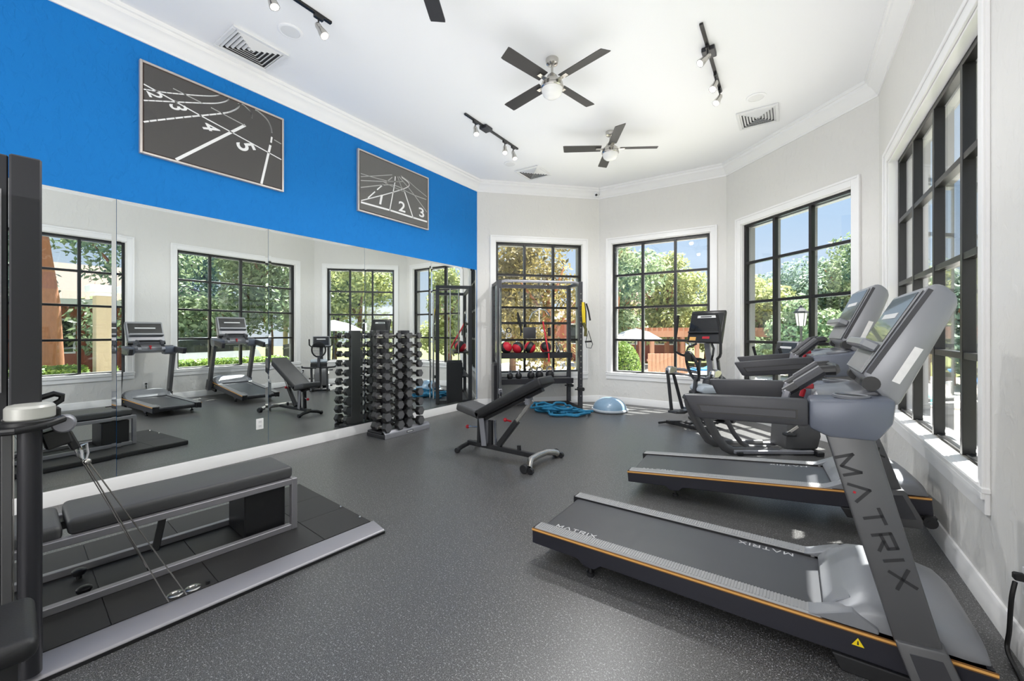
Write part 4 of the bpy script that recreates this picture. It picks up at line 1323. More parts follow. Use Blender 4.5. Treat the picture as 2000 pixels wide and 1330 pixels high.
for s in (-1, 1):
    # tall moving handle, inner fixed handle
    MB().tube([(0.30, s * 0.30, 1.63), (0.32, s * 0.33, 1.45), (0.30, s * 0.355, 1.20), (0.30, s * 0.355, 1.08), (0.38, s * 0.30, 1.03), (0.50, s * 0.20, 0.99), (0.60, s * 0.15, 0.95)], 0.019, 10).build('moving_handle', M_rubber, t)
    MB().tube([(0.50, s * 0.12, 1.20), (0.40, s * 0.20, 1.14), (0.36, s * 0.21, 1.05), (0.42, s * 0.16, 0.98), (0.62, s * 0.06, 0.96)], 0.016, 8).build('fixed_handle', M_rubber, t)
    # rocker arm with pivot casting
    MB().bar((0.62, s * 0.14, 0.98), (0.64, s * 0.17, 0.62), 0.03, 0.05, up=(1, 0, 0)).build('rocker_arm', M_matte, t, bevel=0.006)
    pv = MB().prism([(0.08, 0.75), (0.10, 0.84), (0.17, 0.865), (0.27, 0.84), (0.28, 0.79), (0.20, 0.745)], 'y', s * 0.30, s * 0.385)
    pv.build('pivot_casting', M_nickel, t, bevel=0.012)
    MB().tube([(0.20, s * 0.34, 0.82), (0.42, s * 0.28, 0.80), (0.66, s * 0.16, 0.74)], 0.022, 10).build('upper_link', M_steel, t)
    MB().tube([(0.17, s * 0.33, 0.77), (0.42, s * 0.22, 0.72), (0.70, s * 0.12, 0.66)], 0.016, 10).build('lower_link', M_steel, t)
    fz = 0.20 if s > 0 else 0.28
    MB().bar((0.10, s * 0.345, 0.80), (0.06, s * 0.25, fz + 0.02), 0.03, 0.05, up=(1, 0, 0)).build('hanger_arm', M_dark, t, bevel=0.005)
    MB().bar((0.22, s * 0.335, 0.78), (0.32, s * 0.24, fz + 0.02), 0.03, 0.05, up=(1, 0, 0)).build('hanger_arm', M_dark, t, bevel=0.005)
    pd = MB().prism([(-0.02, fz - 0.005), (0.0, fz + 0.03), (0.06, fz + 0.012), (0.34, fz + 0.012), (0.40, fz + 0.04), (0.40, fz - 0.005), (0.20, fz - 0.03)], 'y', s * 0.12, s * 0.27)
    pd.build('pedal', M_plastic, t, bevel=0.01)
    MB().bar((0.36, s * 0.195, fz), (0.76, s * 0.14, 0.30), 0.03, 0.04).build('pedal_link', M_dark, t, bevel=0.004)

# ---------------------------------------------------------------- recumbent bike behind the second treadmill
t = thing('recumbent_bike', 'recumbent exercise bike with curved legs, half hidden behind the second treadmill', 'exercise bike', (-0.905, 5.163, 0), R(33.5))
for y, x0, x1, hw in ((-0.15, 0.0, 0.40, 0.048), (0.17, -0.03, 0.32, 0.048), (0.02, 0.28, 0.64, 0.028)):
    MB().tube([(x0 + 0.0, y, 0.57), (x0 + 0.015, y, 0.50), (x0 + 0.06, y, 0.39), (x0 + 0.16, y, 0.20), (x0 + 0.25, y, 0.08), (x0 + 0.34, y, 0.035), (x1 + 0.12, y, 0.03), (0.86, y, 0.03)], [(0.026, hw)] * 8, 12, flat=(0, 1, 0)).build('curved_leg', M_upr, t)
MB().bx(0.34, 1.22, -0.20, -0.155, 0.012, 0.055).build('floor_rail', M_steel, t, bevel=0.008)
MB().bx(0.34, 1.22, 0.155, 0.20, 0.012, 0.055).build('floor_rail', M_steel, t, bevel=0.008)
MB().bx(0.36, 0.43, -0.22, 0.22, 0.0, 0.04).build('rear_stabiliser', M_plastic, t, bevel=0.008)
MB().bx(1.22, 1.30, -0.25, 0.25, 0.0, 0.05).build('front_stabiliser', M_plastic, t, bevel=0.008)
MB().prism([(0.93, 0.05), (0.95, 0.34), (1.03, 0.50), (1.16, 0.56), (1.30, 0.46), (1.34, 0.20), (1.30, 0.05)], 'y', -0.15, 0.15).build('drive_housing', M_upr, t, bevel=0.03, seg=2)
for s in (-1, 1):
    MB().bar((1.06, s * 0.165, 0.32), (1.06 + s * 0.13, s * 0.165, 0.32 + s * 0.09), 0.02, 0.035).build('crank', M_nickel, t, bevel=0.004)
    MB().box((1.06 + s * 0.13, s * 0.22, 0.32 + s * 0.09 + 0.01), (0.11, 0.09, 0.03)).build('pedal', M_plastic, t, bevel=0.006)
MB().bar((1.14, 0, 0.50), (1.08, 0, 1.12), 0.08, 0.05, up=(1, 0, 0)).build('mast', M_matte, t, bevel=0.01)
cs = MB().prism([(0.99, 1.02), (1.05, 1.27), (1.09, 1.27), (1.12, 1.22), (1.07, 1.0)], 'y', -0.19, 0.19).build('display_head', M_dispgrey, t, bevel=0.012)
fx = Vector((0.06, 0.25)).normalized(); fn = Vector((-fx.y, fx.x)); f0 = Vector((0.99, 1.02)); dh = cs
face2(0.03, 0.24, -0.175, 0.175, 0.002, 'screen', M_screen)
face2(0.17, 0.195, -0.10, 0.10, 0.001, 'screen_banner', M_wletter, 0.002)
MB().tube([(1.03, -0.03, 1.0), (0.93, -0.22, 1.02), (0.84, -0.25, 1.06), (0.80, -0.25, 1.20)], 0.016, 8).tube([(1.03, 0.03, 1.0), (0.93, 0.22, 1.02), (0.84, 0.25, 1.06), (0.80, 0.25, 1.20)], 0.016, 8).build('handlebar', M_rubber, t)
# seat, mesh back in an oval frame, side grips
MB().prism([(0.0, 0.68), (-0.02, 0.72), (0.02, 0.765), (0.20, 0.755), (0.25, 0.72), (0.22, 0.68)], 'y', -0.17, 0.17).build('seat', M_bosub, t, bevel=0.025, seg=2)
MB().bx(-0.02, 0.22, -0.17, 0.17, 0.57, 0.68).build('seat_base', M_plastic, t, bevel=0.012)
ring = [(0.0 - 0.09 * (0.5 + 0.5 * math.sin(a)), 0.140 * math.cos(a), 0.98 + 0.165 * math.sin(a)) for a in [2 * PI * k / 28 for k in range(28)]]
br = MB().tube(ring, 0.017, 8, closed=True).build('back_frame', M_plastic, t)
b = MB()
for k in range(9):
    v = -0.9 + 0.2 * k * 0.9 / 0.8 * 0.8
    z = 0.98 + 0.155 * v; hw = 0.135 * math.sqrt(max(0.02, 1 - v * v)); x = 0.0 - 0.09 * (0.5 + 0.5 * v)
    b.tube([(x, -hw, z), (x + 0.012, 0, z), (x, hw, z)], 0.005, 6)
o = b.build('mesh_back', M_matte, br)
MB().prism([(-0.092, 1.04), (-0.065, 1.04), (-0.075, 1.13), (-0.105, 1.13)], 'y', -0.10, 0.10).build('head_pad', M_rubber, br, bevel=0.01)
for s in (-1, 1):
    MB().tube([(-0.06, s * 0.05, 0.575), (-0.05, s * 0.24, 0.58), (0.0, s * 0.335, 0.585), (0.10, s * 0.345, 0.60)], 0.018, 8).build('side_grip', M_rubber, t)
MB().bar((-0.03, 0, 0.58), (-0.005, 0, 0.84), 0.06, 0.03, up=(1, 0, 0)).build('back_bracket', M_matte, t, bevel=0.005)

# ---------------------------------------------------------------- cable machine on its platform, lower left
O = Vector((-2.295, 1.812, 0))
A_ = R(-4.87)
t = thing('cable_machine', 'dark cable machine column with a low rubber platform at the left edge', 'cable machine', tuple(O), A_)
PL = 1.95
# platform slab with sloping aluminium edge trim
MB().bx(-1.26, -0.135, -PL, 0.0, 0.003, 0.045).build('platform', M_plastic, t, bevel=0.003)
MB().prism([(-0.002, 0.003), (-0.002, 0.018), (-0.012, 0.026), (-0.134, 0.047), (-0.140, 0.047), (-0.140, 0.003)], 'y', -PL, 0.02).build('edge_trim', M_trimal, t, bevel=0.002)
MB().bx(-0.03, 0.001, -PL, 0.02, 0.0, 0.016).build('rubber_foot', M_rubber, t)
# rubber mats on the platform, each with its own joint
ys = [0.0, -0.33, -0.905, -1.315, -PL]
for i in range(4):
    for x0, x1 in ((-0.50, -0.142), (-0.86, -0.503), (-1.255, -0.863)):
        MB().bx(x0, x1, ys[i + 1] + 0.0015, ys[i] - 0.0015, 0.045, 0.0505).build('rubber_mat', M_mat, t, bevel=0.001)
# floor pulleys and knobs
for px_, py_ in ((-0.145 - 0.012, -1.075), (-0.145 - 0.006, -1.005)):
    MB().lathe([(0.030, 0.0505), (0.036, 0.053), (0.030, 0.057), (0.018, 0.057), (0.014, 0.053), (0.0, 0.053)], (px_ - 0.03, py_, 0), 18).build('cable_port', M_nickel, t)
MB().cyl((-0.165, -0.945, 0.0505), (-0.165, -0.945, 0.066), 0.010, n=10).build('bolt', M_plastic, t)
for px_, py_ in ((-0.25, -0.02), (-0.52, -0.02)):
    MB().ball((px_, py_, 0.054), 0.009, 8).build('bolt', M_nickel, t)
# column: upper shroud, lower tube and post
Minv = Matrix.Rotation(-A_, 3, 'Z')
def W2L(x, y, z): return tuple(Minv @ (Vector((x, y, z)) - O))
cx0, cy0, _ = W2L(-2.45, 0.25, 0)
sh = MB().prism([(cy0 - 0.040, 1.06), (cy0 - 0.040, 2.06), (cy0 + 0.043, 2.06), (cy0 + 0.043, 1.06)], 'x', cx0 - 0.30, cx0 + 0.004)
sh.build('column_shroud', M_dark, t, bevel=0.006)
# weight housing beside it, with a window that shows the stack
wy0, wy1 = cy0 - 0.235, cy0 - 0.041
hs = MB().prism([(wy0, 0.045), (wy0, 1.90), (wy1 - 0.045, 2.055), (wy1, 2.055), (wy1, 0.045)], 'x', cx0 - 0.30, cx0 - 0.012)
ww = hs.build('weight_housing', M_dark, t, bevel=0.005)
xw = cx0 - 0.012
MB().bx(xw, xw + 0.003, wy0 + 0.03, wy1 - 0.024, 1.17, 1.90).build('window_opening', M_plastic, ww)
MB().bx(xw, xw + 0.010, wy1 - 0.024, wy1 - 0.017, 1.15, 1.92).bx(xw, xw + 0.010, wy0 + 0.022, wy0 + 0.030, 1.15, 1.92).build('window_trim', M_trimal, ww)
for k in range(12):
    MB().bx(xw + 0.003, xw + 0.008, wy0 + 0.034, wy1 - 0.028, 1.20 + 0.046 * k, 1.242 + 0.046 * k).build('weight_plate', M_matte, ww, bevel=0.002)
MB().bx(xw + 0.003, xw + 0.009, wy0 + 0.034, wy1 - 0.028, 1.835, 1.89).build('guide_sheave', M_capg, ww)
lx, ly, _ = W2L(-2.45, 0.262, 0)
MB().cyl((lx, ly, 0.045), (lx, ly, 1.05), 0.033, n=24).build('round_column', M_dark, t)
qx, qy, _ = W2L(-2.45, 0.205, 0)
MB().bx(qx - 0.10, qx + 0.002, qy - 0.014, qy + 0.014, 0.045, 1.05).build('flat_post', M_upr, t, bevel=0.003)
MB().bx(qx - 0.01, qx + 0.004, qy + 0.0145, qy + 0.018, 0.045, 1.05).build('edge_strip', M_nickel, t)
MB().bx(-0.34, -0.06, cy0 - 0.24, cy0 + 0.03, 0.045, 0.07).build('base_plate', M_dark, t, bevel=0.004)
hx, hy, _ = W2L(-2.44, 0.262, 0)
MB().lathe([(0.0, 1.042), (0.062, 1.042), (0.067, 1.048), (0.067, 1.088), (0.060, 1.097), (0.04, 1.103), (0.0, 1.104)], (hx, hy, 0), 40).build('pulley_cover', M_capg, t)
MB().lathe([(0.0, 1.020), (0.074, 1.020), (0.080, 1.025), (0.080, 1.038), (0.074, 1.043), (0.0, 1.043)], (hx, hy, 0), 40).build('cover_rim', M_plastic, t)
def L_(x, y, z): return W2L(x, y, z)
MB().tube([L_(-2.42, 0.165, 1.008), L_(-2.37, 0.22, 1.012), L_(-2.37, 0.29, 1.02), L_(-2.42, 0.345, 1.03)], 0.015, 10).build('guard_arm', M_plastic, t)
MB().bar(L_(-2.47, 0.31, 1.045), L_(-2.47, 0.345, 1.045), 0.05, 0.06).build('swivel_block', M_plastic, t, bevel=0.006)
MB().cyl(L_(-2.50, 0.362, 1.002), L_(-2.455, 0.352, 1.002), 0.036, n=22).build('pulley_wheel', M_steel, t, bevel=0.006)
MB().prism([(0.0, 0.0), (0.12, 0.10), (0.12, 0.02), (0.05, -0.04)], 'x', -0.02, 0.02).v
ar = MB()
ar.bar(L_(-2.50, 0.30, 0.935), L_(-2.50, 0.375, 0.955), 0.05, 0.075).bar(L_(-2.50, 0.365, 0.965), L_(-2.50, 0.395, 0.885), 0.035, 0.03)
ar.build('pulley_arm', M_plastic, t, bevel=0.006)
MB().tube([L_(-2.60, 0.30, 1.10), L_(-2.60, 0.345, 1.115), L_(-2.60, 0.368, 1.105), L_(-2.60, 0.366, 1.085), L_(-2.60, 0.345, 1.07)], 0.012, 8).build('hook_handle', M_plastic, t)
MB().tube([L_(-2.50, 0.392, 0.888), L_(-2.50, 0.405, 0.845), L_(-2.50, 0.415, 0.835)], 0.005, 8).build('shackle', M_chrome, t)
MB().tube([L_(-2.50, 0.408, 0.895), L_(-2.50, 0.427, 0.90), L_(-2.50, 0.432, 0.86), L_(-2.50, 0.425, 0.825), L_(-2.50, 0.415, 0.835), L_(-2.50, 0.412, 0.87)], 0.0055, 8, closed=True).build('carabiner', M_chrome, t)
MB().ball(L_(-2.50, 0.428, 0.822), 0.014, 12).build('cable_stop', M_nickel, t)
MB().tube([L_(-2.52, 0.714, 0.055), L_(-2.50, 0.422, 0.822)], 0.0028, 6).build('cable', M_nickel, t)
MB().tube([L_(-2.515, 0.785, 0.055), L_(-2.50, 0.432, 0.822)], 0.0028, 6).build('cable', M_nickel, t)
MB().tube([L_(-2.50, 0.392, 0.88), L_(-2.66, 0.55, 0.50), L_(-2.90, 0.74, 0.055)], 0.0022, 6).build('cable', M_nickel, t)

# bench that stands on the platform
t = thing('flat_bench', 'long grey-padded bench in a silver box frame standing on the platform', 'exercise bench', tuple(O + Matrix.Rotation(A_, 3, 'Z') @ Vector((-0.46, -0.37, 0.0505))), A_)
z0 = 0.0
BL = -1.62
def frm(x):
    b = MB()
    b.bx(x - 0.020, x + 0.020, -0.036, 0.0, 0.0, 0.340)
    b.bx(x - 0.020, x + 0.020, BL, -0.036, 0.304, 0.340)
    b.bx(x - 0.020, x + 0.020, BL, -0.036, 0.0, 0.036)
    b.bx(x - 0.020, x + 0.020, BL, BL + 0.036, 0.036, 0.304)
    b.build('side_frame', M_trimal, t, bevel=0.003)
frm(0.0); frm(-0.40)
MB().bx(-0.38, -0.02, -0.030, -0.006, 0.300, 0.336).build('cross_member', M_trimal, t, bevel=0.003)
MB().bx(-0.36, -0.06, -0.29, -0.045, 0.004, 0.285).build('stop_block', M_plastic, t, bevel=0.008)
def pad(y0, y1, nm, zb, th):
    vs = MB().bx(-0.375, -0.008, y0, y1, zb, zb + th)
    return vs.build(nm, M_vinylg, t, bevel=0.026, seg=4, smooth=70)
pad(-1.06, -0.015, 'pad', 0.335, 0.082)
pad(-1.60, -1.075, 'pad', 0.325, 0.075)
MB().bx(-0.30, -0.24, -1.10, -1.05, 0.305, 0.345).build('hinge', M_plastic, t)
MB().bar((-0.12, -0.68, 0.29), (-0.10, -0.72, 0.10), 0.02, 0.035, up=(0, 1, 0)).build('prop_arm', M_plastic, t, bevel=0.004)
for y, x in ((-1.00, -0.30), (-1.00, -0.06)):
    k = MB().cyl((x, y, 0.0), (x, y, 0.022), 0.012, n=12).lathe([(0.0, 0.02), (0.022, 0.02), (0.030, 0.032), (0.030, 0.044), (0.02, 0.052), (0.0, 0.054)], (x, y, 0), 14)
    k.build('star_knob', M_plastic, t)

# padded stool at the bottom left corner
t = thing('padded_stool', 'black padded seat cut off by the bottom left corner of the frame', 'stool', (-1.955, 0.105, 0), R(-5))
pd = MB().bx(-0.17, 0.155, -0.15, 0.118, 0.435, 0.50)
pd.build('seat_pad', M_vinyl, t, bevel=0.028, seg=4, smooth=70)
MB().prism([(-0.15, 0.0), (-0.15, 0.435), (0.105, 0.435), (0.105, 0.0)], 'y', -0.13, 0.085).build('body', M_plastic, t, bevel=0.02, seg=2)

# ---------------------------------------------------------------- outside: ground, pool, planting, buildings
GZ = -0.5
def leafmat(name, c1, c2, tr=0.38):
    m = bpy.data.materials.new(name)
    m.use_nodes = True
    n = m.node_tree
    b = n.nodes['Principled BSDF']
    o = n.nodes['Material Output']
    g = n.nodes.new('ShaderNodeNewGeometry')
    mx = n.nodes.new('ShaderNodeMix'); mx.data_type = 'RGBA'
    mx.inputs[6].default_value = lin(c1); mx.inputs[7].default_value = lin(c2)
    n.links.new(g.outputs['Random Per Island'], mx.inputs[0])
    n.links.new(mx.outputs[2], b.inputs['Base Color'])
    b.inputs['Roughness'].default_value = 0.55
    t = n.nodes.new('ShaderNodeBsdfTranslucent')
    n.links.new(mx.outputs[2], t.inputs['Color'])
    ms = n.nodes.new('ShaderNodeMixShader')
    ms.inputs[0].default_value = tr
    n.links.new(b.outputs[0], ms.inputs[1]); n.links.new(t.outputs[0], ms.inputs[2])
    n.links.new(ms.outputs[0], o.inputs['Surface'])
    return m
M_leafg = leafmat('leaf_mid_green', (104, 126, 92), (164, 178, 136))
M_leafy = leafmat('leaf_yellow_green', (138, 148, 94), (190, 194, 130))
M_leafo = leafmat('leaf_ochre', (92, 84, 48), (164, 148, 90))
M_leafb = leafmat('leaf_blue_green', (108, 132, 118), (162, 180, 160))
M_leafh = leafmat('leaf_hedge_bright', (80, 112, 48), (150, 174, 82))
M_bark = mat('bark', (112, 84, 62), 0.85, bump=0.6, bscale=14, var=0.25, vscale=6, stretch=(4, 4, 0.7))
M_barkr = mat('bark_reddish', (156, 104, 74), 0.85, bump=0.6, bscale=14, var=0.25, vscale=6, stretch=(4, 4, 0.7))
M_core = mat('shrub_core', (44, 60, 32), 0.9, bump=0.5, bscale=20, var=0.3, vscale=9)
M_lawn = mat('lawn', (116, 122, 70), 0.95, bump=0.4, bscale=60, var=0.25, vscale=3)
M_deck = mat('pool_deck_concrete', (214, 208, 200), 0.85, bump=0.1, bscale=60, var=0.06, vscale=2)
M_pave = mat('drive_concrete', (184, 183, 180), 0.9, bump=0.1, bscale=80, var=0.08, vscale=2)
M_water = mat('pool_water', (96, 196, 196), 0.08, bump=0.15, bscale=6)
M_brick = mat('red_brick', (158, 92, 72), 0.85, bump=0.2, bscale=50, var=0.18, vscale=10)
M_stucco = mat('beige_stucco', (188, 172, 146), 0.85, bump=0.2, bscale=60, var=0.05, vscale=4)
M_roof = mat('roof_shingle', (120, 100, 90), 0.85, bump=0.3, bscale=30, var=0.15, vscale=12)
M_wood = mat('brown_wood', (170, 126, 100), 0.75, bump=0.2, bscale=20, var=0.2, vscale=5, stretch=(8, 8, 0.6))
M_iron = mat('dark_iron', (44, 46, 46), 0.5, 0.3)
M_lantern = mat('frosted_lantern', (226, 226, 220), 0.5)
M_canvas = mat('white_canvas', (236, 236, 238), 0.8)
M_carp = mat('car_paint_white', (220, 222, 224), 0.25, coat=0.6)
M_carg = mat('car_dark_glass', (34, 40, 42), 0.08)
M_tyre = mat('tyre', (24, 24, 24), 0.7)
M_blue2 = mat('blue_cushion', (60, 130, 190), 0.8)

def slab2(name, x0, x1, y0, y1, z0, z1, m):
    return struct(MB().bx(x0, x1, y0, y1, z0, z1).build(name, m, smooth=0))
slab2('ground', -45, 45, -30, 60, GZ - 0.1, GZ, M_lawn)
slab2('trim_20', -14, 7.5, 8.6, 24, GZ, GZ + 0.02, M_deck)          # pool deck paving
slab2('trim_23', 1.02, 2.45, -12, 8.6, GZ, GZ + 0.02, M_deck)          # pale walk added along the right wall to bounce sun onto the ceiling
slab2('trim_21', 6.0, 13.5, -12, 8.4, GZ, GZ + 0.02, M_pave)        # drive
struct(MB().prism([(RR[0], -3.9), (0.95, 6.15), (-0.85, 7.9), (-3.2, 7.85), (-5.0, 6.05), (-5.0, -3.9)], 'z', GZ, -0.12).build('trim_22', M_stucco, smooth=0))   # plinth under the floor
t = thing('swimming_pool', 'turquoise swimming pool seen low through the right back window', 'pool', (0.9, 16.2, GZ + 0.02))
MB().bx(-2.4, 2.4, -1.9, 1.9, 0.0, 0.012).build('water', M_water, t)
MB().bx(-2.7, 2.7, -2.2, -1.9, 0, 0.05).bx(-2.7, 2.7, 1.9, 2.2, 0, 0.05).bx(-2.7, -2.4, -1.9, 1.9, 0, 0.05).bx(2.4, 2.7, -1.9, 1.9, 0, 0.05).build('coping', M_deck, t)

def leaves(blobs, n, size, seed, flat=0.3):
    """n small leaf-spray quads scattered in ellipsoid shells"""
    r_ = random.Random(seed)
    v, f = [], []
    tot = sum(b[3] * b[4] * b[5] for b in blobs)
    for (cx, cy_, cz, rx, ry, rz) in blobs:
        k = int(n * rx * ry * rz / tot)
        for _ in range(k):
            while True:
                d = Vector((r_.gauss(0, 1), r_.gauss(0, 1), r_.gauss(0, 1)))
                if d.length > 0.1: break
            d.normalize()
            q = r_.random() ** 0.45
            p = Vector((cx + d.x * rx * q, cy_ + d.y * ry * q, cz + d.z * rz * q))
            nn = (d + Vector((r_.gauss(0, 0.7), r_.gauss(0, 0.7), r_.gauss(0, 0.7) + 0.4))).normalized()
            a = nn.orthogonal().normalized()
            a = Matrix.Rotation(r_.random() * 6.28, 3, nn) @ a
            b_ = nn.cross(a)
            s = size * (0.6 + 0.8 * r_.random())
            i = len(v)
            v += [tuple(p - a * s), tuple(p + b_ * s * 0.45 + nn * s * 0.12), tuple(p + a * s), tuple(p - b_ * s * 0.45 - nn * s * 0.06)]
            f.append((i, i + 1, i + 2, i + 3))
    b = MB(); b.v = v; b.f = f; b.m = [0] * len(f)
    return b
def rawmesh(b, name, m):
    me = bpy.data.meshes.new(name)
    me.from_pydata(b.v, [], b.f)
    me.materials.append(m)
    me.update()
    return me
def blobs(seed, H, W_, n=9, z0=0.35):
    r_ = random.Random(seed)
    out_ = []
    for k in range(n):
        a = 6.28 * k / n + r_.random()
        q = 0.62 * W_ * math.sqrt(r_.random())
        z = H * (z0 + (1 - z0 - 0.12) * r_.random())
        s = W_ * (0.30 + 0.22 * r_.random()) * (1.15 - 0.5 * (z / H - z0))
        out_.append((q * math.cos(a), q * math.sin(a), z, s, s, s * 0.8))
    out_.append((0, 0, H * 0.62, W_ * 0.55, W_ * 0.55, H * 0.26))
    return out_
CROWNS = {}
def crown(kind, seed, H, W_, n, size, m, z0):
    key = (kind, seed)
    if key not in CROWNS:
        CROWNS[key] = rawmesh(leaves(blobs(seed, H, W_, 10, z0), n, size, seed), 'crown', m)
    return CROWNS[key]
def tree(x, y, kind, seed, H, W_, label, z0=0.32, n=7500, size=0.11, tr=0.16, sc=1.0):
    m = {'g': M_leafg, 'y': M_leafy, 'o': M_leafo, 'b': M_leafb}[kind]
    t = thing('tree', label, 'tree', (x, y, GZ), seed * 1.3, 'trees around the clubhouse')
    cm = part(crown(kind, seed, H, W_, n, size, m, z0), 'crown', t)
    cm['kind'] = 'stuff'
    b = MB()
    b.tube([(0, 0, 0), (0.05, 0.02, H * 0.2), (-0.03, 0.05, H * 0.45), (0.02, 0, H * 0.75)], [tr, tr * 0.8, tr * 0.55, tr * 0.2], 10)
    for k in range(4):
        a = k * 1.7 + seed
        b.tube([(0, 0.03, H * (0.28 + 0.07 * k)), (0.25 * W_ * math.cos(a), 0.25 * W_ * math.sin(a), H * (0.45 + 0.06 * k)), (0.5 * W_ * math.cos(a), 0.5 * W_ * math.sin(a), H * (0.58 + 0.06 * k))], [tr * 0.5, tr * 0.35, tr * 0.12], 7)
    b.build('trunk', M_barkr if seed % 2 else M_bark, t)
    return t
# beyond the left back window: ochre autumn trees
tree(-6.9, 12.4, 'o', 3, 5.2, 2.1, 'ochre autumn tree close behind the storage rack, seen through the left back window', 0.18, 4400, 0.085)
tree(-9.6, 14.2, 'o', 4, 6.2, 2.4, 'ochre tree further left, seen through the left panes of the left back window', 0.2)
tree(-6.6, 18.2, 'g', 5, 6.4, 2.3, 'green tree behind the ochre ones, in the left back window')
# beyond the middle window
tree(-8.4, 23.0, 'o', 6, 7.4, 2.0, 'thin rust-tinted tree at the left of the middle window', 0.4, 3500)
tree(-5.6, 23.6, 'y', 7, 7.2, 2.5, 'tall yellow-green tree in the centre of the middle window', 0.25, 9000)
tree(-3.4, 25.5, 'y', 8, 4.9, 2.6, 'broad yellow-green tree above the pergola in the middle window', 0.3, 9000)
tree(-4.8, 31.0, 'b', 9, 6.6, 2.8, 'blue-green tree at the right of the middle window', 0.3)
tree(-1.9, 28.5, 'g', 10, 5.6, 2.3, 'green tree between the two right back windows', 0.3)
# beyond the right back window
tree(-1.2, 24.0, 'y', 11, 5.2, 2.1, 'yellow-green tree at the left of the right back window', 0.25)
tree(0.6, 27.0, 'b', 12, 6.8, 3.0, 'large blue-green tree in the centre of the right back window', 0.22, 12000)
tree(2.6, 25.6, 'g', 13, 6.4, 2.7, 'tall green tree at the right of the right back window', 0.22, 11000)
tree(0.2, 20.5, 'g', 14, 3.3, 2.0, 'low green tree behind the lamp post', 0.15)
tree(4.6, 20.5, 'b', 15, 4.5, 2.2, 'dark green tree seen past the tall right window', 0.15)
# along the drive, seen in the mirror
for i, (x, y, kd, sd, H, W_) in enumerate(((11.2, 9.8, 'g', 16, 7.6, 3.2), (12.6, 5.2, 'g', 17, 8.4, 3.4), (9.4, 13.6, 'y', 18, 7.2, 3.0), (13.6, 0.6, 'b', 19, 8.6, 3.4), (14.0, 15.0, 'g', 20, 8.2, 3.3), (7.6, 18.6, 'y', 21, 6.0, 2.6), (17.5, 9.5, 'b', 22, 9.0, 3.6))):
    tree(x, y, kd, sd, H, W_, ['bushy green tree over the drive, mirrored in the panel with two treadmills', 'tall green tree over the parked car, seen in the mirror', 'yellow-green tree in the mirrored right back window', 'blue-green tree above the porch pillar in the mirror',
                               'green tree far right in the mirrored window bay', 'small yellow-green tree past the white umbrella in the mirror', 'blue-green tree behind the brick house in the mirror'][i], 0.22, 10000, 0.12)
t = thing('tree', 'tree with a leaning reddish trunk by the porch pillar, mirrored at the left', 'tree', (5.0, 1.9, GZ))
MB().tube([(0, 0, 0), (0.1, 0.03, 1.2), (0.28, 0.02, 2.6), (0.5, -0.1, 4.2), (0.8, -0.3, 6.5)], [0.24, 0.2, 0.17, 0.13, 0.06], 12).build('trunk', M_barkr, t)
cm = part(rawmesh(leaves([(0.8, -0.3, 6.2, 1.8, 1.8, 1.3), (0.2, 0.8, 5.4, 1.2, 1.2, 0.8)], 6000, 0.11, 40), 'crown', M_leafb), 'crown', t)
cm['kind'] = 'stuff'

# clipped shrub by the middle window and hedges along the wall
def shrub(name, x, y, prof, n, m, label, cat, grp=None):
    t = thing(name, label, cat, (x, y, GZ), 0, grp)
    MB().lathe([(r_ * 0.86, z) for r_, z in prof], n=20).build('branches', M_core, t)
    r_ = random.Random(5)
    v, f = [], []
    for _ in range(n):
        k = r_.random() * (len(prof) - 1); i = int(k); s = k - i
        rr = prof[i][0] * (1 - s) + prof[i + 1][0] * s; z = prof[i][1] * (1 - s) + prof[i + 1][1] * s
        a = r_.random() * 6.283
        rr *= 0.86 + 0.2 * r_.random()
        p = Vector((rr * math.cos(a), rr * math.sin(a), z + r_.gauss(0, 0.02)))
        nn = Vector((math.cos(a) + r_.gauss(0, .5), math.sin(a) + r_.gauss(0, .5), 0.4 + r_.gauss(0, .4))).normalized()
        u_ = Matrix.Rotation(r_.random() * 6.28, 3, nn) @ nn.orthogonal().normalized()
        w_ = nn.cross(u_); sz = 0.026 * (0.6 + 0.8 * r_.random())
        j = len(v)
        v += [tuple(p - u_ * sz), tuple(p + w_ * sz * 0.5), tuple(p + u_ * sz), tuple(p - w_ * sz * 0.5)]
        f.append((j, j + 1, j + 2, j + 3))
    b = MB(); b.v, b.f, b.m = v, f, [0] * len(f)
    o = part(rawmesh(b, 'foliage', m), 'foliage', t)
    o['kind'] = 'stuff'
    return t
shrub('clipped_shrub', -3.12, 9.12, [(0.36, 0.0), (0.42, 0.5), (0.40, 0.95), (0.32, 1.3), (0.20, 1.52), (0.02, 1.62)], 9000, M_leafh, 'clipped round green shrub outside the middle window', 'shrub')
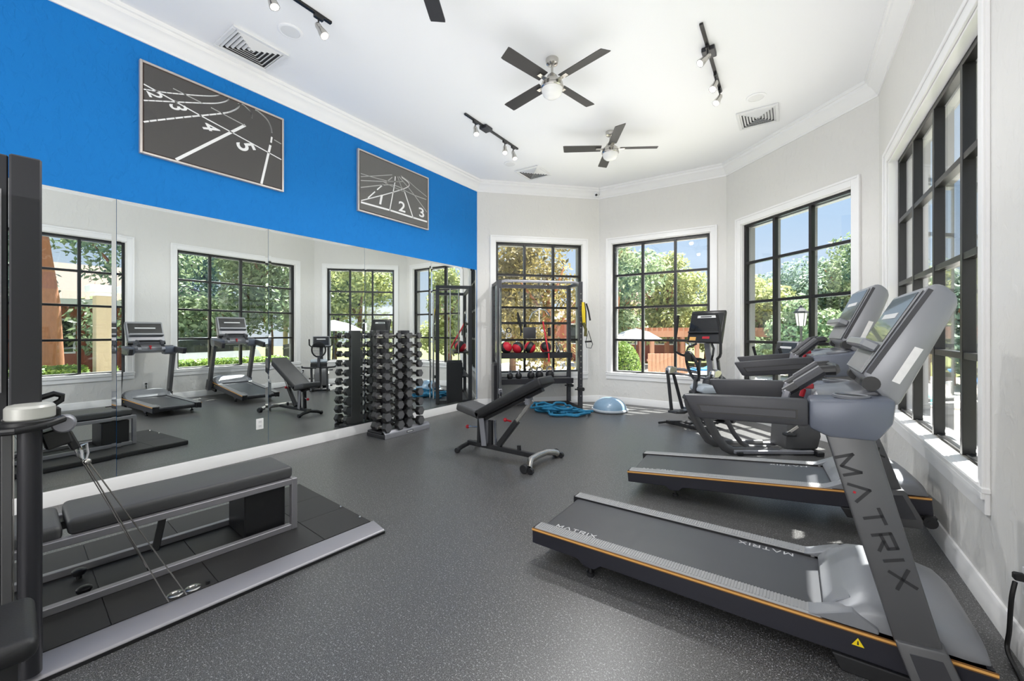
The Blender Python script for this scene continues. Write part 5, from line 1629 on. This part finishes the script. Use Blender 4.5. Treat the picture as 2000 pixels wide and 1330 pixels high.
def hedge(x, y0, y1, w, h, label):
    t = thing('hedge', label, 'hedge', (x, (y0 + y1) / 2, GZ), 0, 'hedges under the right windows')
    L = (y1 - y0) / 2
    MB().bx(-w * 0.42, w * 0.42, -L, L, 0, h * 0.9).build('branches', M_core, t, bevel=0.05)
    r_ = random.Random(int(y0 * 10))
    v, f = [], []
    for _ in range(int((y1 - y0) * 3600)):
        fc = r_.random()
        yy = (r_.random() * 2 - 1) * L
        if fc < 0.45:
            p = Vector((((r_.random() * 2 - 1) * w / 2), yy, h * (0.9 + 0.14 * r_.random()))); nn = Vector((r_.gauss(0, .5), r_.gauss(0, .5), 1))
        else:
            s = -1 if fc < 0.75 else 1
            p = Vector((s * w * (0.42 + 0.1 * r_.random()), yy, h * r_.random())); nn = Vector((s, r_.gauss(0, .5), .4 + r_.gauss(0, .5)))
        nn.normalize()
        u_ = Matrix.Rotation(r_.random() * 6.28, 3, nn) @ nn.orthogonal().normalized()
        w_ = nn.cross(u_); sz = 0.042 * (0.6 + 0.8 * r_.random())
        j = len(v)
        v += [tuple(p - u_ * sz), tuple(p + w_ * sz * 0.5), tuple(p + u_ * sz), tuple(p - w_ * sz * 0.5)]
        f.append((j, j + 1, j + 2, j + 3))
    b = MB(); b.v, b.f, b.m = v, f, [0] * len(f)
    o = part(rawmesh(b, 'foliage', M_leafh), 'foliage', t)
    o['kind'] = 'stuff'
hedge(2.9, 3.1, 6.3, 0.8, 1.12, 'bright green hedge outside the tall right window, seen low in the mirror')
hedge(2.9, -0.6, 2.1, 0.8, 1.12, 'yellow-green hedge around the porch pillar, seen at the left of the mirror')

# porch pillar
t = thing('porch_pillar', 'beige square pillar with a white cap outside the nearer right window, seen in the mirror', 'pillar', (3.2, 2.47, GZ))
MB().bx(-0.16, 0.16, -0.16, 0.16, 0, 2.68).build('shaft', M_stucco, t, bevel=0.01)
MB().bx(-0.20, 0.20, -0.20, 0.20, 2.68, 2.76).bx(-0.27, 0.27, -0.27, 0.27, 2.76, 2.92).build('cap', M_canvas, t, bevel=0.01)
MB().bx(-0.21, 0.21, -0.21, 0.21, 0, 0.22).build('plinth', M_stucco, t, bevel=0.01)

# brick house and pavilion beyond the drive
def house(name, label, x, y, rz, w, d, h, roof_h, wm, wins, fascia=None):
    t = thing(name, label, 'building', (x, y, GZ), rz)
    MB().bx(-w / 2, w / 2, -d / 2, d / 2, 0, h).build('wall', wm, t)
    o_ = 0.45
    rf = MB().add([(-w / 2 - o_, -d / 2 - o_, h), (w / 2 + o_, -d / 2 - o_, h), (w / 2 + o_, d / 2 + o_, h), (-w / 2 - o_, d / 2 + o_, h), (-w / 4, 0, h + roof_h), (w / 4, 0, h + roof_h)],
                  [(0, 3, 2, 1), (0, 1, 5, 4), (2, 3, 4, 5), (1, 2, 5), (3, 0, 4)])
    rf.build('roof', M_roof, t, smooth=0)
    b = MB()
    b.bx(-w / 2 - o_, w / 2 + o_, -d / 2 - o_ - 0.04, -d / 2 - o_, h - 0.24, h + 0.03).bx(-w / 2 - o_, w / 2 + o_, d / 2 + o_, d / 2 + o_ + 0.04, h - 0.24, h + 0.03)
    b.build('fascia', M_canvas, t)
    for (wx, wz, ww, wh) in wins:
        f = MB()
        y_ = -d / 2 - 0.03
        k = 0.07
        f.bx(wx - ww / 2 - k, wx - ww / 2, y_ - 0.03, y_ + 0.03, wz - wh / 2 - k, wz + wh / 2 + k).bx(wx + ww / 2, wx + ww / 2 + k, y_ - 0.03, y_ + 0.03, wz - wh / 2 - k, wz + wh / 2 + k)
        f.bx(wx - ww / 2, wx + ww / 2, y_ - 0.03, y_ + 0.03, wz + wh / 2, wz + wh / 2 + k).bx(wx - ww / 2, wx + ww / 2, y_ - 0.03, y_ + 0.03, wz - wh / 2 - k, wz - wh / 2)
        f.bx(wx - 0.025, wx + 0.025, y_ - 0.02, y_ + 0.02, wz - wh / 2, wz + wh / 2)
        fo = f.build('window', M_canvas, t)
        MB().bx(wx - ww / 2, wx + ww / 2, y_ - 0.005, y_ + 0.005, wz - wh / 2, wz + wh / 2).build('pane', M_carg, fo)
    return t
house('brick_house', 'red brick house across the drive, seen in the mirror', 17.5, 4.8, -PI / 2, 9.0, 5, 3.2, 1.8, M_brick, [(-3.2, 1.7, 1.2, 1.3), (-0.8, 1.7, 1.2, 1.3), (1.6, 1.7, 1.2, 1.3), (3.6, 1.7, 0.9, 1.3)])
house('brick_house', 'red brick house at the left of the middle window, with a white framed window', -9.8, 27.5, R(18), 8.0, 5, 2.9, 1.8, M_brick, [(-2.4, 1.75, 1.1, 1.2), (0.6, 1.75, 1.1, 1.2), (2.8, 1.75, 1.0, 1.2)])
t = thing('carport', 'carport with a pale fascia across the drive, mirrored beside the far treadmill', 'carport', (15.0, 10.4, GZ), 0)
MB().bx(-2, 2, -3.2, 3.2, 3.35, 3.5).build('roof', M_roof, t)
MB().bx(-2.05, -2.0, -3.25, 3.25, 3.05, 3.55).bx(-2.0, 2.0, -3.25, -3.2, 3.05, 3.55).bx(-2.0, 2.0, 3.2, 3.25, 3.05, 3.55).build('fascia', M_canvas, t)
for sx in (-1.8, 1.8):
    for sy in (-3.0, 3.0):
        MB().bx(sx - 0.1, sx + 0.1, sy - 0.1, sy + 0.1, 0, 3.35).build('post', M_stucco, t)

# parked car on the drive
t = thing('parked_car', 'white parked car on the drive, reflected low in the mirror', 'car', (9.2, 5.9, GZ + 0.02), PI / 2)
prof = [(-2.2, 0.45), (-2.25, 0.75), (-2.15, 1.0), (-1.2, 1.08), (-1.9, 1.05), (-2.15, 1.0)]
body = MB().prism([(-2.2, 0.35), (-2.25, 0.8), (-2.1, 1.0), (-1.15, 1.08), (-0.55, 1.62), (1.7, 1.68), (2.15, 1.10), (2.25, 0.9), (2.22, 0.35)], 'y', -0.88, 0.88)
body.build('body', M_carp, t, bevel=0.06, seg=2)
MB().prism([(-1.0, 1.10), (-0.5, 1.55), (0.35, 1.58), (0.35, 1.10)], 'y', -0.885, 0.885).prism([(0.42, 1.10), (0.42, 1.58), (1.62, 1.60), (1.98, 1.12)], 'y', -0.885, 0.885).build('side_window', M_carg, t)
MB().prism([(-1.16, 1.10), (-1.12, 1.06), (-0.53, 1.585), (-0.57, 1.60)], 'y', -0.74, 0.74).build('windscreen', M_carg, t)
for sx in (-1.45, 1.4):
    for sy in (-1, 1):
        MB().cyl((sx, sy * 0.70, 0.34), (sx, sy * 0.90, 0.34), 0.34, n=22).cyl((sx, sy * 0.90, 0.34), (sx, sy * 0.905, 0.34), 0.19, n=16, mi=1).build('wheel', [M_tyre, M_nickel], t)

# patio umbrellas
def umbrella(x, y, h, r_, label):
    t = thing('patio_umbrella', label, 'umbrella', (x, y, GZ + 0.02), 0, 'white patio umbrellas')
    n = 8
    vs = [(0, 0, h)]
    for q, dz in ((0.5, 0.16), (1.0, 0.46)):
        for k in range(n * 2):
            a = PI * k / n
            rr = r_ * q * (1.0 if k % 2 == 0 else 0.94)
            vs.append((rr * math.cos(a), rr * math.sin(a), h - dz - (0 if k % 2 == 0 else -0.02)))
    m_ = n * 2
    fs = [(0, 1 + k, 1 + (k + 1) % m_) for k in range(m_)] + [(1 + k, 1 + m_ + k, 1 + m_ + (k + 1) % m_, 1 + (k + 1) % m_) for k in range(m_)]
    MB().add(vs, fs).build('canopy', M_canvas, t, smooth=0)
    MB().cyl((0, 0, 0.05), (0, 0, h - 0.02), 0.025, n=10).build('pole', M_iron, t)
    MB().lathe([(0.25, 0.0), (0.25, 0.06), (0.05, 0.09), (0, 0.09)], n=20).build('base', M_iron, t)
umbrella(6.0, 9.9, 2.35, 1.25, 'white patio umbrella seen in the mirror above the dumbbell rack')
umbrella(-5.2, 16.6, 2.0, 1.1, 'white patio umbrella seen low through the middle window')

# pergola, wooden screen, lamp post, lounger by the pool
t = thing('pergola', 'long reddish-brown pergola across the pool deck, seen through the right back windows', 'pergola', (-3.6, 20.7, GZ + 0.02), R(34.5))
PW = 8.4
for sx in (-1, -0.5, 0, 0.5, 1):
    for sy in (0, 1.6):
        MB().bx(sx * PW / 2 - 0.08, sx * PW / 2 + 0.08, sy - 0.08, sy + 0.08, 0, 1.70).build('post', M_wood, t)
MB().bx(-PW / 2 - 0.3, PW / 2 + 0.3, -0.06, 0.06, 1.62, 1.90).build('beam', M_wood, t)
MB().bx(-PW / 2 - 0.3, PW / 2 + 0.3, 1.54, 1.66, 1.62, 1.90).build('beam', M_wood, t)
rm = MB().bx(-0.035, 0.035, -0.5, 2.1, 1.90, 2.05).mesh('rafter', M_wood, smooth=0)
for k in range(36):
    part(rm, 'rafter', t, (-PW / 2 + k * PW / 35, 0, 0))
t = thing('wood_screen', 'brown vertical-board screen by the pool, low in the middle window', 'screen', (-3.45, 14.55, GZ + 0.02), R(36))
bm_ = MB().bx(-0.062, 0.062, -0.015, 0.015, 0.04, 1.12).mesh('board', M_wood, bevel=0.004)
for k in range(10):
    part(bm_, 'board', t, (-0.62 + 0.138 * k, 0, 0))
MB().bx(-0.7, 0.7, 0.015, 0.05, 0.25, 0.33).bx(-0.7, 0.7, 0.015, 0.05, 0.85, 0.93).build('rail', M_wood, t)
t = thing('lamp_post', 'dark lamp post with a glazed lantern outside the right back window', 'street lamp', (0.26, 14.7, GZ + 0.02))
MB().lathe([(0.10, 0), (0.10, 0.12), (0.05, 0.2), (0.035, 0.3), (0.03, 1.95), (0.05, 2.0), (0.0, 2.02)], n=16).build('pole', M_iron, t)
MB().lathe([(0.10, 2.04), (0.15, 2.40), (0.0, 2.41)], n=6).lathe([(0.0, 2.03), (0.10, 2.04)], n=6).build('lantern_glass', M_lantern, t, smooth=0)
MB().lathe([(0.20, 2.40), (0.17, 2.46), (0.06, 2.56), (0.03, 2.62), (0.0, 2.66)], n=6).build('lantern_roof', M_iron, t, smooth=0)
fr_ = MB()
for k in range(6):
    a = PI * k / 3
    fr_.bar((0.105 * math.cos(a), 0.105 * math.sin(a), 2.03), (0.158 * math.cos(a), 0.158 * math.sin(a), 2.41), 0.014, 0.014)
fr_.build('lantern_bars', M_iron, t)
t = thing('pool_lounger', 'white pool lounger with a blue cushion, low in the middle window', 'lounger', (-3.0, 17.6, GZ + 0.02), R(30))
MB().bx(-0.9, 0.9, -0.3, 0.3, 0.28, 0.34).build('frame', M_canvas, t)
for sx in (-0.8, 0.8):
    for sy in (-0.26, 0.26):
        MB().bx(sx - 0.03, sx + 0.03, sy - 0.03, sy + 0.03, 0, 0.28).build('leg', M_canvas, t)
MB().prism([(-0.9, 0.34), (0.3, 0.34), (0.85, 0.66), (0.88, 0.74), (0.28, 0.42), (-0.9, 0.42)], 'y', -0.28, 0.28).build('cushion', M_blue2, t, bevel=0.02)

# iron fence beyond the hedge
t = thing('iron_fence', 'dark iron picket fence behind the hedge, seen in the mirror', 'fence', (4.3, 7.0, GZ), R(35))
pk = MB().bx(-0.012, 0.012, -0.012, 0.012, 0.05, 1.45).mesh('picket', M_iron, smooth=0)
for k in range(26):
    part(pk, 'picket', t, (0.13 * k, 0, 0))
MB().bx(-0.05, 3.4, -0.018, 0.018, 0.18, 0.22).bx(-0.05, 3.4, -0.018, 0.018, 1.30, 1.34).build('rail', M_iron, t)
